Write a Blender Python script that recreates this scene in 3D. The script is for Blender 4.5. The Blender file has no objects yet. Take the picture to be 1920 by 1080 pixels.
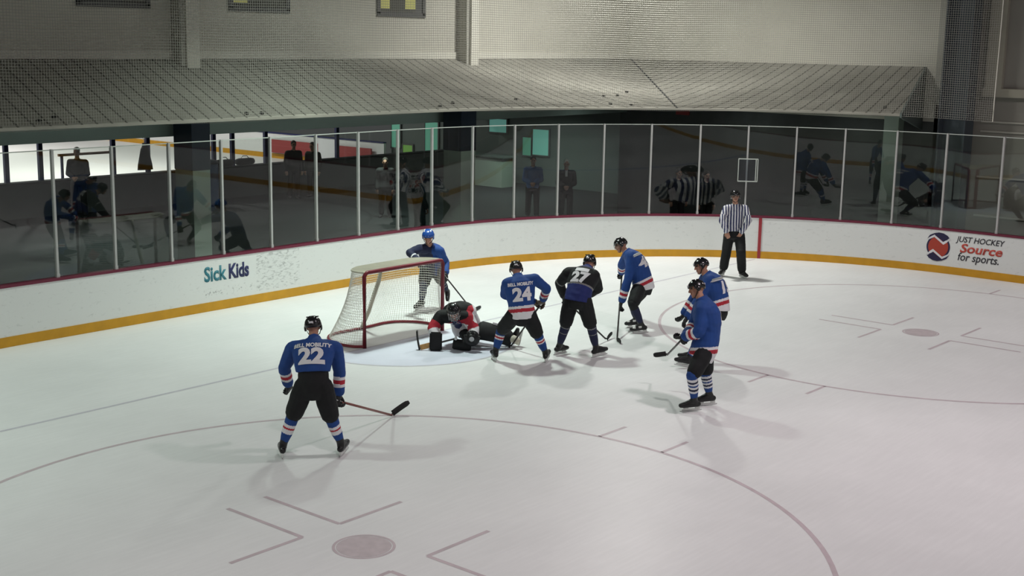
import bpy, bmesh, math, random
from mathutils import Vector, Matrix, noise
from mathutils.bvhtree import BVHTree

random.seed(7)
SC = bpy.context.scene
COL = SC.collection
V = Vector

# ------------------------------------------------------------------ camera
cam_d = bpy.data.cameras.new('camera')
cam = bpy.data.objects.new('camera', cam_d)
COL.objects.link(cam)
cam_d.sensor_width = 36.0
cam_d.lens = 2449.67 * 36.0 / 1920.0
cam_d.clip_end = 300
_r = V((0.6458712, -0.7632558, 0.0170569))
_u = V((0.1321337, 0.1337613, 0.9821653))
_f = V((0.7519249, 0.6320985, -0.1872444))
cam.matrix_world = Matrix(((_r.x, _u.x, -_f.x, -15.127926),
                           (_r.y, _u.y, -_f.y, -15.038882),
                           (_r.z, _u.z, -_f.z, 4.953188),
                           (0, 0, 0, 1)))
SC.camera = cam

# ------------------------------------------------------------------ world, exposure
SC.view_settings.view_transform = 'Standard'
SC.view_settings.look = 'None'
SC.view_settings.gamma = 1
SC.view_settings.use_curve_mapping = False
SC.view_settings.exposure = -1.0
world = bpy.data.worlds.new('arena_air')
SC.world = world
world.use_nodes = True
world.node_tree.nodes['Background'].inputs[0].default_value = (0.80, 0.84, 0.82, 1)
world.node_tree.nodes['Background'].inputs[1].default_value = 0.13


def lamp(name, loc, power, color, size=0.7, spread=160):
    d = bpy.data.lights.new(name, 'AREA')
    d.shape = 'DISK'
    d.size = size
    d.energy = power
    d.color = color
    d.spread = math.radians(spread)
    o = bpy.data.objects.new(name, d)
    o.location = loc
    COL.objects.link(o)
    return o


# rows of high-bay lamps over the ice: the row above the goal line burns greenish white, the next one pinkish
GREENISH = (0.86, 1.0, 0.90)
PINKISH = (1.0, 0.86, 0.90)
lamp('high_bay_light', (-11.3, 1.5, 8.8), 620, GREENISH, .7, 130)
lamp('high_bay_light', (1.2, 1.0, 8.2), 535, GREENISH, .7, 114)
lamp('high_bay_light', (9.1, 1.7, 8.2), 1020, (1, 1, .95))
for lx, w_ in ((-9.1, 370), (0.2, 510), (9.9, 300)):
    lamp('high_bay_light', (lx, -9.3, 8.2), w_, PINKISH)
for ly in (-19.5, -31, -43):
    for lx in (-9.0, 0, 9.0):
        lamp('high_bay_light', (lx, ly, 8.2), 380, (1, .96, .97))
# the neighbouring rink and the lobby between the two
for lx in (-2, 10):
    for ly in (26, 38):
        lamp('high_bay_light', (lx, ly, 8.5), 1500, (1, .99, .95))
for lx, ly in ((2, 12), (10, 11), (17, 12)):
    lamp('lobby_light', (lx, ly, 2.9), 150, (.80, 1, .88), .5)


for lx, ly in ((13.9, -.8), (13.9, 2.2), (12.6, 5.2)):  # added unseen fill lights that lift the dark wall under the roof
    lamp('lobby_light', (lx, ly, 3.42), 9, (.85, 1, .92), .4, 170)


# ------------------------------------------------------------------ materials
def mat(name, color, rough=.6, metal=0., var=0., vscale=6., spec=.4, bump=0., bscale=40.):
    m = bpy.data.materials.new(name)
    m.use_nodes = True
    nt = m.node_tree
    b = nt.nodes['Principled BSDF']
    b.inputs['Base Color'].default_value = (*color, 1)
    b.inputs['Roughness'].default_value = rough
    b.inputs['Metallic'].default_value = metal
    b.inputs['Specular IOR Level'].default_value = spec
    if var or bump:
        tc = nt.nodes.new('ShaderNodeTexCoord')
    if var:
        n = nt.nodes.new('ShaderNodeTexNoise')
        n.inputs['Scale'].default_value = vscale
        n.inputs['Detail'].default_value = 5
        nt.links.new(tc.outputs['Object'], n.inputs['Vector'])
        r = nt.nodes.new('ShaderNodeMapRange')
        r.inputs['To Min'].default_value = 1 - var
        r.inputs['To Max'].default_value = 1 + var
        r.inputs['From Min'].default_value = .25
        r.inputs['From Max'].default_value = .75
        nt.links.new(n.outputs['Fac'], r.inputs['Value'])
        mx = nt.nodes.new('ShaderNodeMix')
        mx.data_type = 'RGBA'
        mx.blend_type = 'MULTIPLY'
        mx.inputs['Factor'].default_value = 1
        mx.inputs['A'].default_value = (*color, 1)
        nt.links.new(r.outputs['Result'], mx.inputs['B'])
        nt.links.new(mx.outputs['Result'], b.inputs['Base Color'])
    if bump:
        n2 = nt.nodes.new('ShaderNodeTexNoise')
        n2.inputs['Scale'].default_value = bscale
        n2.inputs['Detail'].default_value = 4
        nt.links.new(tc.outputs['Object'], n2.inputs['Vector'])
        bp = nt.nodes.new('ShaderNodeBump')
        bp.inputs['Strength'].default_value = bump
        bp.inputs['Distance'].default_value = .02
        nt.links.new(n2.outputs['Fac'], bp.inputs['Height'])
        nt.links.new(bp.outputs['Normal'], b.inputs['Normal'])
    return m


def emissive(name, color, strength):
    m = mat(name, color, .5)
    b = m.node_tree.nodes['Principled BSDF']
    b.inputs['Emission Color'].default_value = (*color, 1)
    b.inputs['Emission Strength'].default_value = strength
    return m


def glass_mat(name, tint, ior=1.5):
    m = bpy.data.materials.new(name)
    m.use_nodes = True
    nt = m.node_tree
    for n in list(nt.nodes):
        nt.nodes.remove(n)
    out = nt.nodes.new('ShaderNodeOutputMaterial')
    t = nt.nodes.new('ShaderNodeBsdfTransparent')
    t.inputs[0].default_value = (*tint, 1)
    g = nt.nodes.new('ShaderNodeBsdfGlossy')
    g.inputs['Roughness'].default_value = .0
    f = nt.nodes.new('ShaderNodeFresnel')
    # the sheet does not bend rays, so both faces use the same outside-in reflectance
    ge = nt.nodes.new('ShaderNodeNewGeometry')
    mr = nt.nodes.new('ShaderNodeMapRange')
    mr.inputs['To Min'].default_value = ior
    mr.inputs['To Max'].default_value = 1 / ior
    nt.links.new(ge.outputs['Backfacing'], mr.inputs['Value'])
    nt.links.new(mr.outputs[0], f.inputs['IOR'])
    mx = nt.nodes.new('ShaderNodeMixShader')
    nt.links.new(f.outputs[0], mx.inputs[0])
    nt.links.new(t.outputs[0], mx.inputs[1])
    nt.links.new(g.outputs[0], mx.inputs[2])
    nt.links.new(mx.outputs[0], out.inputs[0])
    return m


def ice_mat():
    m = bpy.data.materials.new('scuffed_ice')
    m.use_nodes = True
    nt = m.node_tree
    b = nt.nodes['Principled BSDF']
    tc = nt.nodes.new('ShaderNodeTexCoord')
    n1 = nt.nodes.new('ShaderNodeTexNoise')
    n1.inputs['Scale'].default_value = .5
    n1.inputs['Detail'].default_value = 6
    n1.inputs['Roughness'].default_value = .6
    nt.links.new(tc.outputs['Object'], n1.inputs['Vector'])
    cr = nt.nodes.new('ShaderNodeValToRGB')
    cr.color_ramp.elements[0].position = .3
    cr.color_ramp.elements[0].color = (.72, .735, .73, 1)
    cr.color_ramp.elements[1].position = .7
    cr.color_ramp.elements[1].color = (.80, .815, .81, 1)
    nt.links.new(n1.outputs['Fac'], cr.inputs['Fac'])
    # fine skate scratches
    mp = nt.nodes.new('ShaderNodeMapping')
    mp.inputs['Scale'].default_value = (1.2, 14, 1)
    mp.inputs['Rotation'].default_value = (0, 0, .6)
    nt.links.new(tc.outputs['Object'], mp.inputs['Vector'])
    n2 = nt.nodes.new('ShaderNodeTexNoise')
    n2.inputs['Scale'].default_value = 1.5
    n2.inputs['Detail'].default_value = 8
    nt.links.new(mp.outputs[0], n2.inputs['Vector'])
    r2 = nt.nodes.new('ShaderNodeMapRange')
    r2.inputs['From Min'].default_value = .4
    r2.inputs['From Max'].default_value = .75
    r2.inputs['To Min'].default_value = .985
    r2.inputs['To Max'].default_value = 1.03
    nt.links.new(n2.outputs['Fac'], r2.inputs['Value'])
    mx = nt.nodes.new('ShaderNodeMix')
    mx.data_type = 'RGBA'
    mx.blend_type = 'MULTIPLY'
    mx.inputs['Factor'].default_value = 1
    nt.links.new(cr.outputs[0], mx.inputs['A'])
    nt.links.new(r2.outputs[0], mx.inputs['B'])
    nt.links.new(mx.outputs['Result'], b.inputs['Base Color'])
    b.inputs['Roughness'].default_value = .38
    b.inputs['Specular IOR Level'].default_value = .22
    bp = nt.nodes.new('ShaderNodeBump')
    bp.inputs['Strength'].default_value = .12
    bp.inputs['Distance'].default_value = .01
    nt.links.new(n2.outputs['Fac'], bp.inputs['Height'])
    nt.links.new(bp.outputs['Normal'], b.inputs['Normal'])
    return m


def board_mat():
    """white dasher plastic with grey puck scuffs"""
    m = mat('scuffed_white_boards', (.74, .76, .745), .35, spec=.4)
    nt = m.node_tree
    b = nt.nodes['Principled BSDF']
    tc = nt.nodes.new('ShaderNodeTexCoord')

    def scuff(scale, lo, hi, sz):
        mp = nt.nodes.new('ShaderNodeMapping')
        mp.inputs['Scale'].default_value = (1, 1, sz)
        nt.links.new(tc.outputs['Object'], mp.inputs['Vector'])
        n = nt.nodes.new('ShaderNodeTexNoise')
        n.inputs['Scale'].default_value = scale
        n.inputs['Detail'].default_value = 5
        n.inputs['Distortion'].default_value = .8
        nt.links.new(mp.outputs[0], n.inputs['Vector'])
        r = nt.nodes.new('ShaderNodeMapRange')
        r.inputs['From Min'].default_value = lo
        r.inputs['From Max'].default_value = hi
        nt.links.new(n.outputs['Fac'], r.inputs['Value'])
        return r.outputs[0]
    a1 = scuff(9, .60, .74, 2.2)
    # heavier wear on the patch right of the blue lettering (x 0.2..1.3 on the end boards)
    sp = nt.nodes.new('ShaderNodeSeparateXYZ')
    nt.links.new(tc.outputs['Object'], sp.inputs[0])

    def box(sock, lo, hi):
        g1 = nt.nodes.new('ShaderNodeMath'); g1.operation = 'GREATER_THAN'; g1.inputs[1].default_value = lo
        g2 = nt.nodes.new('ShaderNodeMath'); g2.operation = 'LESS_THAN'; g2.inputs[1].default_value = hi
        nt.links.new(sock, g1.inputs[0]); nt.links.new(sock, g2.inputs[0])
        mu = nt.nodes.new('ShaderNodeMath'); mu.operation = 'MULTIPLY'
        nt.links.new(g1.outputs[0], mu.inputs[0]); nt.links.new(g2.outputs[0], mu.inputs[1])
        return mu.outputs[0]

    def mul(a, c):
        mu = nt.nodes.new('ShaderNodeMath'); mu.operation = 'MULTIPLY'
        nt.links.new(a, mu.inputs[0])
        if isinstance(c, float):
            mu.inputs[1].default_value = c
        else:
            nt.links.new(c, mu.inputs[1])
        return mu.outputs[0]
    ybox = box(sp.outputs[1], 3.5, 5)
    patch = mul(mul(box(sp.outputs[0], .2, 1.25), ybox), box(sp.outputs[2], .22, .93))
    a2 = mul(mul(scuff(10, .50, .66, 2.2), patch), .5)
    under = mul(mul(box(sp.outputs[0], -1.0, .1), ybox), box(sp.outputs[2], .26, .42))
    a3 = mul(mul(scuff(18, .58, .70, 1.2), under), .7)

    def add(a, c):
        mu = nt.nodes.new('ShaderNodeMath'); mu.operation = 'MAXIMUM'
        nt.links.new(a, mu.inputs[0]); nt.links.new(c, mu.inputs[1])
        return mu.outputs[0]
    fac = add(add(mul(a1, .22), a2), a3)
    mx = nt.nodes.new('ShaderNodeMix')
    mx.data_type = 'RGBA'
    mx.inputs['A'].default_value = (.74, .76, .745, 1)
    mx.inputs['B'].default_value = (.17, .18, .18, 1)
    nt.links.new(fac, mx.inputs['Factor'])
    nt.links.new(mx.outputs['Result'], b.inputs['Base Color'])
    return m


def roof_mat():
    """off-white sheet roof with a dark joint every 0.28 m across the slope (U runs along the eave, in metres)"""
    m = mat('sheet_roof', (.48, .46, .40), .6)
    nt = m.node_tree
    b = nt.nodes['Principled BSDF']
    uv = nt.nodes.new('ShaderNodeUVMap')
    sp = nt.nodes.new('ShaderNodeSeparateXYZ')
    nt.links.new(uv.outputs[0], sp.inputs[0])
    d = nt.nodes.new('ShaderNodeMath'); d.operation = 'DIVIDE'; d.inputs[1].default_value = .28
    fr = nt.nodes.new('ShaderNodeMath'); fr.operation = 'FRACT'
    lt = nt.nodes.new('ShaderNodeMath'); lt.operation = 'LESS_THAN'; lt.inputs[1].default_value = .15
    nt.links.new(sp.outputs[0], d.inputs[0]); nt.links.new(d.outputs[0], fr.inputs[0]); nt.links.new(fr.outputs[0], lt.inputs[0])
    tc = nt.nodes.new('ShaderNodeTexCoord')
    n = nt.nodes.new('ShaderNodeTexNoise'); n.inputs['Scale'].default_value = 1.3; n.inputs['Detail'].default_value = 6
    nt.links.new(tc.outputs['Object'], n.inputs['Vector'])
    cr = nt.nodes.new('ShaderNodeValToRGB')
    cr.color_ramp.elements[0].position = .3; cr.color_ramp.elements[0].color = (.24, .232, .20, 1)
    cr.color_ramp.elements[1].position = .7; cr.color_ramp.elements[1].color = (.33, .32, .275, 1)
    nt.links.new(n.outputs['Fac'], cr.inputs['Fac'])
    mx = nt.nodes.new('ShaderNodeMix'); mx.data_type = 'RGBA'
    mx.inputs['B'].default_value = (.05, .046, .04, 1)
    mu = nt.nodes.new('ShaderNodeMath'); mu.operation = 'MULTIPLY'; mu.inputs[1].default_value = .8
    nt.links.new(lt.outputs[0], mu.inputs[0]); nt.links.new(mu.outputs[0], mx.inputs['Factor'])
    nt.links.new(cr.outputs[0], mx.inputs['A'])
    nt.links.new(mx.outputs['Result'], b.inputs['Base Color'])
    return m


M = dict(
    ice=ice_mat(),
    boards=board_mat(),
    roof=roof_mat(),
    glass=glass_mat('clear_acrylic', (.93, .96, .94)),
    ice_line=mat('line_under_ice', (.54, .465, .49), .4, var=.12, vscale=5, spec=.2),
    ice_spot=mat('spot_under_ice', (.53, .47, .485), .4, var=.12, vscale=9, spec=.2),
    goal_line=mat('goal_line_under_ice', (.56, .55, .60), .4, var=.08, vscale=5, spec=.2),
    crease=mat('crease_under_ice', (.67, .70, .80), .4, var=.04, vscale=3, spec=.2),
    blue_line=mat('blue_line_under_ice', (.2, .28, .55), .4, spec=.2),
    kick=mat('yellow_kick_plate', (.56, .285, .016), .4, var=.10, vscale=4),
    cap=mat('maroon_cap_rail', (.145, .016, .04), .4),
    red_mark=mat('red_goal_mark', (.33, .03, .04), .4),
    alu=mat('brushed_aluminium', (.46, .46, .45), .45, .15),
    edge=mat('pane_edge', (.50, .54, .50), .3),
    wall=mat('beige_wall_panel', (.60, .58, .505), .7, var=.05, vscale=1.2),
    block=mat('grey_beige_block', (.25, .238, .21), .7, var=.05, vscale=1.2),
    wall_trim=mat('cream_trim', (.70, .68, .60), .6, var=.04, vscale=2),
    pil_side=mat('grey_trim_and_side_shade', (.42, .41, .36), .7),
    teal_dark=mat('dark_teal_paint', (.105, .13, .12), .6),
    block_light=mat('light_block_paint', (.36, .345, .28), .7, var=.05, vscale=1.2),
    beam=mat('grey_teal_beam', (.26, .32, .30), .6),
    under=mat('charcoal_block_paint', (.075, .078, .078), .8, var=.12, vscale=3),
    rubber=mat('black_rubber_floor', (.022, .024, .026), .8, var=.2, vscale=8, spec=.2),
    navy_col=mat('navy_column_paint', (.016, .026, .045), .5),
    blue_steel=mat('blue_grey_steel', (.05, .062, .075), .5),
    pale_col=mat('pale_green_paint', (.30, .36, .31), .6, var=.05, vscale=2),
    far_ice=mat('bright_far_ice', (.86, .86, .83), .5),
    net_cord=mat('pale_net_cord', (.29, .285, .255), .8),
    goal_net=mat('white_goal_net', (.72, .71, .66), .8),
    goal_red=mat('red_goal_frame', (.17, .014, .024), .4, var=.15, vscale=14),
    goal_pad=mat('off_white_goal_pad', (.50, .475, .39), .7, var=.08, vscale=6),
    rubber_puck=mat('puck_rubber', (.01, .01, .01), .6),
    blue=mat('royal_blue_jersey', (.010, .052, .225), .75, var=.12, vscale=9),
    white=mat('white_cloth', (.70, .70, .72), .75, var=.05, vscale=9),
    red=mat('red_cloth', (.40, .018, .035), .75, var=.1, vscale=9),
    black=mat('black_cloth', (.010, .011, .012), .75, var=.2, vscale=9, spec=.3),
    navy=mat('navy_cloth', (.012, .016, .05), .75, var=.15, vscale=9),
    mid_blue=mat('deep_blue_cloth', (.012, .022, .13), .75, var=.15, vscale=9),
    grey_cloth=mat('grey_cloth', (.22, .22, .21), .8, var=.1, vscale=9),
    glove=mat('black_glove', (.013, .013, .014), .55, var=.2, vscale=20),
    glove_tan=mat('brown_glove', (.10, .07, .05), .6, var=.2, vscale=20),
    helmet=mat('black_helmet', (.008, .008, .009), .22, spec=.6),
    helmet_blue=mat('blue_helmet', (.012, .07, .32), .25, spec=.6),
    visor=glass_mat('clear_visor', (.85, .85, .85)),
    skin=mat('skin', (.42, .22, .15), .6, var=.08, vscale=12),
    dark=mat('dark_brown_hair', (.025, .018, .013), .7),
    white_hair=mat('white_hair', (.62, .60, .56), .7),
    eye=mat('eye', (.02, .015, .012), .3),
    lips=mat('lips', (.30, .11, .09), .6),
    boot=mat('black_skate_boot', (.012, .012, .013), .35, var=.2, vscale=16),
    boot_white=mat('white_skate_trim', (.6, .6, .58), .5),
    holder=mat('white_blade_holder', (.66, .68, .66), .4),
    steel=mat('skate_steel', (.6, .6, .6), .25, .9),
    shaft=mat('dark_stick_shaft', (.03, .025, .025), .4),
    shaft_red=mat('red_brown_stick_shaft', (.22, .07, .06), .4, var=.2, vscale=30),
    wood=mat('tan_goalie_paddle', (.42, .24, .08), .5, var=.2, vscale=20),
    tape=mat('black_tape', (.012, .012, .012), .7),
    white_tape=mat('white_tape', (.7, .7, .68), .7),
    green_glow=emissive('green_lit_window', (.16, .50, .36), .22),
    teal_glow=emissive('teal_lit_window', (.22, .60, .52), .36),
    lime_glow=emissive('lime_lit_panel', (.22, .48, .10), .18),
    frame_grey=mat('grey_window_frame', (.10, .10, .10), .5),
    yellow_glow=emissive('yellow_room_glow', (.50, .48, .16), .40),
    dim_room=mat('dim_room', (.10, .10, .085), .8),
    logo_red=mat('logo_red', (.40, .05, .03), .5),
    logo_navy=mat('logo_navy', (.02, .016, .06), .5),
    letter_navy=mat('navy_lettering', (.018, .024, .10), .5),
    letter_teal=mat('teal_lettering', (.035, .19, .24), .5),
    letter_black=mat('black_lettering', (.03, .03, .04), .5),
    letter_red=mat('red_lettering', (.52, .07, .05), .5),
    letter_white=mat('white_lettering', (.72, .72, .74), .7),
    red_panel=mat('dull_red_panel', (.32, .05, .05), .6),
    bin_blue=mat('blue_plastic', (.03, .09, .20), .5),
    shirt_blue=mat('blue_shirt', (.05, .13, .34), .8),
    shirt_white=mat('white_shirt', (.6, .6, .6), .8),
    teal_jacket=mat('dark_teal_jacket', (.012, .045, .045), .8),
    black_jacket=mat('black_jacket', (.009, .010, .011), .8),
    olive_jacket=mat('dark_green_jacket', (.014, .018, .012), .8),
    rail_tan=mat('tan_rail', (.30, .17, .10), .6),
)


# ------------------------------------------------------------------ helpers
def link(name, bm, m, parent=None, smooth=False, base=None):
    me = bpy.data.meshes.new(name)
    bmesh.ops.recalc_face_normals(bm, faces=bm.faces)
    bm.to_mesh(me)
    bm.free()
    ms = m if isinstance(m, (list, tuple)) else [m]
    for x in ms:
        me.materials.append(x)
    if smooth:
        me.polygons.foreach_set('use_smooth', [True] * len(me.polygons))
    o = bpy.data.objects.new(name, me)
    COL.objects.link(o)
    if parent:
        o.parent = parent
    if base is not None:
        me.transform(Matrix.Translation(-V(base)))
        if not parent:
            o.location = base
    return o


def tag(o, label=None, cat=None, group=None, kind=None):
    if label: o['label'] = label
    if cat: o['category'] = cat
    if group: o['group'] = group
    if kind: o['kind'] = kind
    return o


def struct(name, bm, m, label=None, smooth=False):
    return tag(link(name, bm, m, smooth=smooth), label=label, kind='structure')


def empty(name, loc, label, cat, group=None):
    o = bpy.data.objects.new(name, None)
    o.location = loc
    o.empty_display_size = .1
    COL.objects.link(o)
    return tag(o, label, cat, group)


def box(bm, x0, x1, y0, y1, z0, z1, mi=0):
    vs = [bm.verts.new((x, y, z)) for z in (z0, z1) for y in (y0, y1) for x in (x0, x1)]
    fs = []
    for q in ((0, 1, 3, 2), (4, 6, 7, 5), (0, 4, 5, 1), (2, 3, 7, 6), (0, 2, 6, 4), (1, 5, 7, 3)):
        f = bm.faces.new([vs[i] for i in q])
        f.material_index = mi
        fs.append(f)
    return vs, fs


def nb():
    return bmesh.new()


def bx(*a, **k):
    bm = bmesh.new()
    box(bm, *a, **k)
    return bm


def frame_of(d):
    d = V(d).normalized()
    a = V((0, 0, 1)) if abs(d.z) < .9 else V((1, 0, 0))
    x = d.cross(a).normalized()
    return x, x.cross(d).normalized(), d


def ring(bm, c, ax, ay, n=14):
    return [bm.verts.new(V(c) + ax * math.cos(2 * math.pi * i / n) + ay * math.sin(2 * math.pi * i / n)) for i in range(n)]


def skin_rings(bm, rings, caps=True, mi=0):
    for a, b in zip(rings, rings[1:]):
        n = len(a)
        for i in range(n):
            f = bm.faces.new((a[i], a[(i + 1) % n], b[(i + 1) % n], b[i]))
            f.material_index = mi
    if caps:
        f = bm.faces.new(rings[0][::-1]); f.material_index = mi
        f = bm.faces.new(rings[-1]); f.material_index = mi


def cone(bm, a, b, ra, rb, n=14, mi=0):
    a, b = V(a), V(b)
    if (b - a).length < 1e-6:
        return
    x, y, d = frame_of(b - a)
    skin_rings(bm, [ring(bm, a, x * ra, y * ra, n), ring(bm, b, x * rb, y * rb, n)], mi=mi)


def ball(bm, c, r, sub=2, scale=(1, 1, 1), rot=None, mi=0):
    if not isinstance(r, (int, float)):
        scale, r = r, 1
    mt = Matrix.Translation(V(c)) @ (rot.to_4x4() if rot is not None else Matrix()) @ Matrix.Diagonal((*[s * r for s in scale], 1))
    before = len(bm.faces)
    bmesh.ops.create_icosphere(bm, subdivisions=sub, radius=1, matrix=mt)
    if mi:
        bm.faces.ensure_lookup_table()
        for f in bm.faces[before:]:
            f.material_index = mi


def chain(bm, pts, rads, n=14):
    """tapered limb: cones between joints with round joints"""
    for p, r in zip(pts, rads):
        ball(bm, p, r, 2)
    for i in range(len(pts) - 1):
        cone(bm, pts[i], pts[i + 1], rads[i], rads[i + 1], n)


def tube(bm, pts, r, n=8, closed=False, mi=0):
    """swept pipe along a polyline"""
    pts = [V(p) for p in pts]
    rings = []
    N = len(pts)
    up = None
    for i, p in enumerate(pts):
        if closed:
            d = pts[(i + 1) % N] - pts[i - 1]
        else:
            d = pts[min(i + 1, N - 1)] - pts[max(i - 1, 0)]
        d.normalize()
        if up is None:
            x, y, _ = frame_of(d)
        else:
            x = (up - d * up.dot(d)).normalized()
            y = d.cross(x)
        up = x
        rr = r[i] if isinstance(r, (list, tuple)) else r
        rings.append(ring(bm, p, x * rr, y * rr, n))
    if closed:
        rings.append(rings[0])
    skin_rings(bm, rings, caps=not closed, mi=mi)


def obox(bm, c, ax, ay, az, mi=0):
    """box with half axes ax, ay, az about c"""
    c = V(c)
    vs = [bm.verts.new(c + ax * sx + ay * sy + az * sz) for sz in (-1, 1) for sy in (-1, 1) for sx in (-1, 1)]
    for q in ((0, 1, 3, 2), (4, 6, 7, 5), (0, 4, 5, 1), (2, 3, 7, 6), (0, 2, 6, 4), (1, 5, 7, 3)):
        f = bm.faces.new([vs[i] for i in q])
        f.material_index = mi


def remeshed(bm, voxel, smooth=4):
    """one continuous surface round overlapping closed shapes"""
    me = bpy.data.meshes.new('tmp')
    bmesh.ops.recalc_face_normals(bm, faces=bm.faces)
    bm.to_mesh(me)
    bm.free()
    o = bpy.data.objects.new('tmp', me)
    COL.objects.link(o)
    r = o.modifiers.new('r', 'REMESH')
    r.mode = 'VOXEL'
    r.voxel_size = voxel
    r.use_smooth_shade = True
    s = o.modifiers.new('s', 'SMOOTH')
    s.factor = .5
    s.iterations = smooth
    dg = bpy.context.evaluated_depsgraph_get()
    out = bpy.data.meshes.new_from_object(o.evaluated_get(dg), depsgraph=dg)
    bpy.data.objects.remove(o)
    bpy.data.meshes.remove(me)
    return out


def link_mesh(name, me, ms, parent, base, pick=None, wrinkle=0.):
    me.name = name
    me.materials.clear()
    for x in (ms if isinstance(ms, (list, tuple)) else [ms]):
        me.materials.append(x)
    if wrinkle:
        nv = len(me.vertices)
        co, no = [0.] * (nv * 3), [0.] * (nv * 3)
        me.vertices.foreach_get('co', co)
        me.vertex_normals.foreach_get('vector', no)
        for i in range(0, nv * 3, 3):
            x, y, z = co[i:i + 3]
            k = (noise.noise(V((x * 7, y * 7, z * 7))) * .6 + noise.noise(V((x * 11, y * 11, z * 19))) * .5) * wrinkle
            co[i] += no[i] * k; co[i + 1] += no[i + 1] * k; co[i + 2] += no[i + 2] * k
        me.vertices.foreach_set('co', co)
        me.update()
    me.polygons.foreach_set('use_smooth', [True] * len(me.polygons))
    if pick:
        for p in me.polygons:
            p.material_index = pick(p.center)
    me.transform(Matrix.Translation(-V(base)))
    o = bpy.data.objects.new(name, me)
    COL.objects.link(o)
    o.parent = parent
    return o


def text_bm(s, size, bold=0., shear=0., align='CENTER', depth=0., squeeze=1., space=1.):
    """lettering as a flat mesh in the XY plane"""
    c = bpy.data.curves.new('t', 'FONT')
    c.body = s
    c.size = size
    c.offset = bold
    c.shear = shear
    c.align_x = align
    c.align_y = 'CENTER'
    c.space_character = space
    c.resolution_u = 3
    o = bpy.data.objects.new('t', c)
    COL.objects.link(o)
    dg = bpy.context.evaluated_depsgraph_get()
    dg.update()
    me = bpy.data.meshes.new_from_object(o.evaluated_get(dg))
    bpy.data.objects.remove(o)
    bpy.data.curves.remove(c)
    bm = bmesh.new()
    bm.from_mesh(me)
    bpy.data.meshes.remove(me)
    for v in bm.verts:
        v.co.x *= squeeze
    return bm


def place_flat(bm, origin, ax, ay, thick=.004):
    """lettering mesh -> a thin raised plate at origin, x along ax, y along ay"""
    az = ax.cross(ay).normalized()
    r = bmesh.ops.extrude_face_region(bm, geom=list(bm.faces))
    for g in r['geom']:
        if isinstance(g, bmesh.types.BMVert):
            g.co.z += thick
    for v in bm.verts:
        v.co = V(origin) + ax * v.co.x + ay * v.co.y + az * v.co.z
    return bm


# rink outline -------------------------------------------------------
RX, RY0, RR_ = 12.95, 4.10, 8.5
CX, CY = RX - RR_, RY0 - RR_
ARC = RR_ * math.pi / 2


def outline(s, off=0.):
    """point on the boards (s = metres along from where the end boards start to curve, to the right); off = outwards.
    returns point, outward normal"""
    if s <= 0:
        p, n = V((CX + s, RY0, 0)), V((0, 1, 0))
    elif s < ARC:
        a = s / RR_
        n = V((math.sin(a), math.cos(a), 0))
        p = V((CX, CY, 0)) + n * RR_
    else:
        p, n = V((RX, CY - (s - ARC), 0)), V((1, 0, 0))
    return p + n * off, n


def rink_loop(off=0., n=20):
    """the closed outline of the whole rink"""
    pts = []
    y1 = RY0 - 61.0
    for cx, cy, a0 in ((CX, CY, 0), (CX, y1 + RR_, 90), (-CX, y1 + RR_, 180), (-CX, CY, 270)):
        for i in range(n + 1):
            a = math.radians(a0 + 90 * i / n)
            pts.append(V((cx + math.sin(a) * (RR_ + off), cy + math.cos(a) * (RR_ + off), 0)))
    return pts


def sweep_loop(bm, offs_z, n=40, mi=None):
    """closed ring profile [(off, z)...] swept round the rink"""
    loops = []
    for off, z in offs_z:
        loops.append([bm.verts.new((p.x, p.y, z)) for p in rink_loop(off, n)])
    N = len(loops[0])
    for k in range(len(loops)):
        a, b = loops[k], loops[(k + 1) % len(loops)]
        for i in range(N):
            bm.faces.new((a[i], a[(i + 1) % N], b[(i + 1) % N], b[i]))


# ================================================================== SETTING
# ---- ice and its painted lines
bm = nb()
bm.faces.new([bm.verts.new((p.x, p.y, 0)) for p in rink_loop(.02, 24)][::-1])
ice = struct('floor', bm, M['ice'], 'scuffed white rink ice with faint painted lines')

LZ = .0015


def ice_part(name, bm, m):
    o = link(name, bm, m, ice)
    return o


def ice_strip(bm, pts, w, z=LZ):
    """flat line along pts"""
    pts = [V((p[0], p[1], 0)) for p in pts]
    L, R = [], []
    for i, p in enumerate(pts):
        d = (pts[min(i + 1, len(pts) - 1)] - pts[max(i - 1, 0)]).normalized()
        n = V((-d.y, d.x, 0)) * w / 2
        L.append(bm.verts.new((p.x + n.x, p.y + n.y, z)))
        R.append(bm.verts.new((p.x - n.x, p.y - n.y, z)))
    for i in range(len(pts) - 1):
        bm.faces.new((R[i], R[i + 1], L[i + 1], L[i]))


def arc(cx, cy, r, a0, a1, n=64):
    return [(cx + r * math.cos(math.radians(a0 + (a1 - a0) * i / n)), cy + r * math.sin(math.radians(a0 + (a1 - a0) * i / n))) for i in range(n + 1)]


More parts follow.
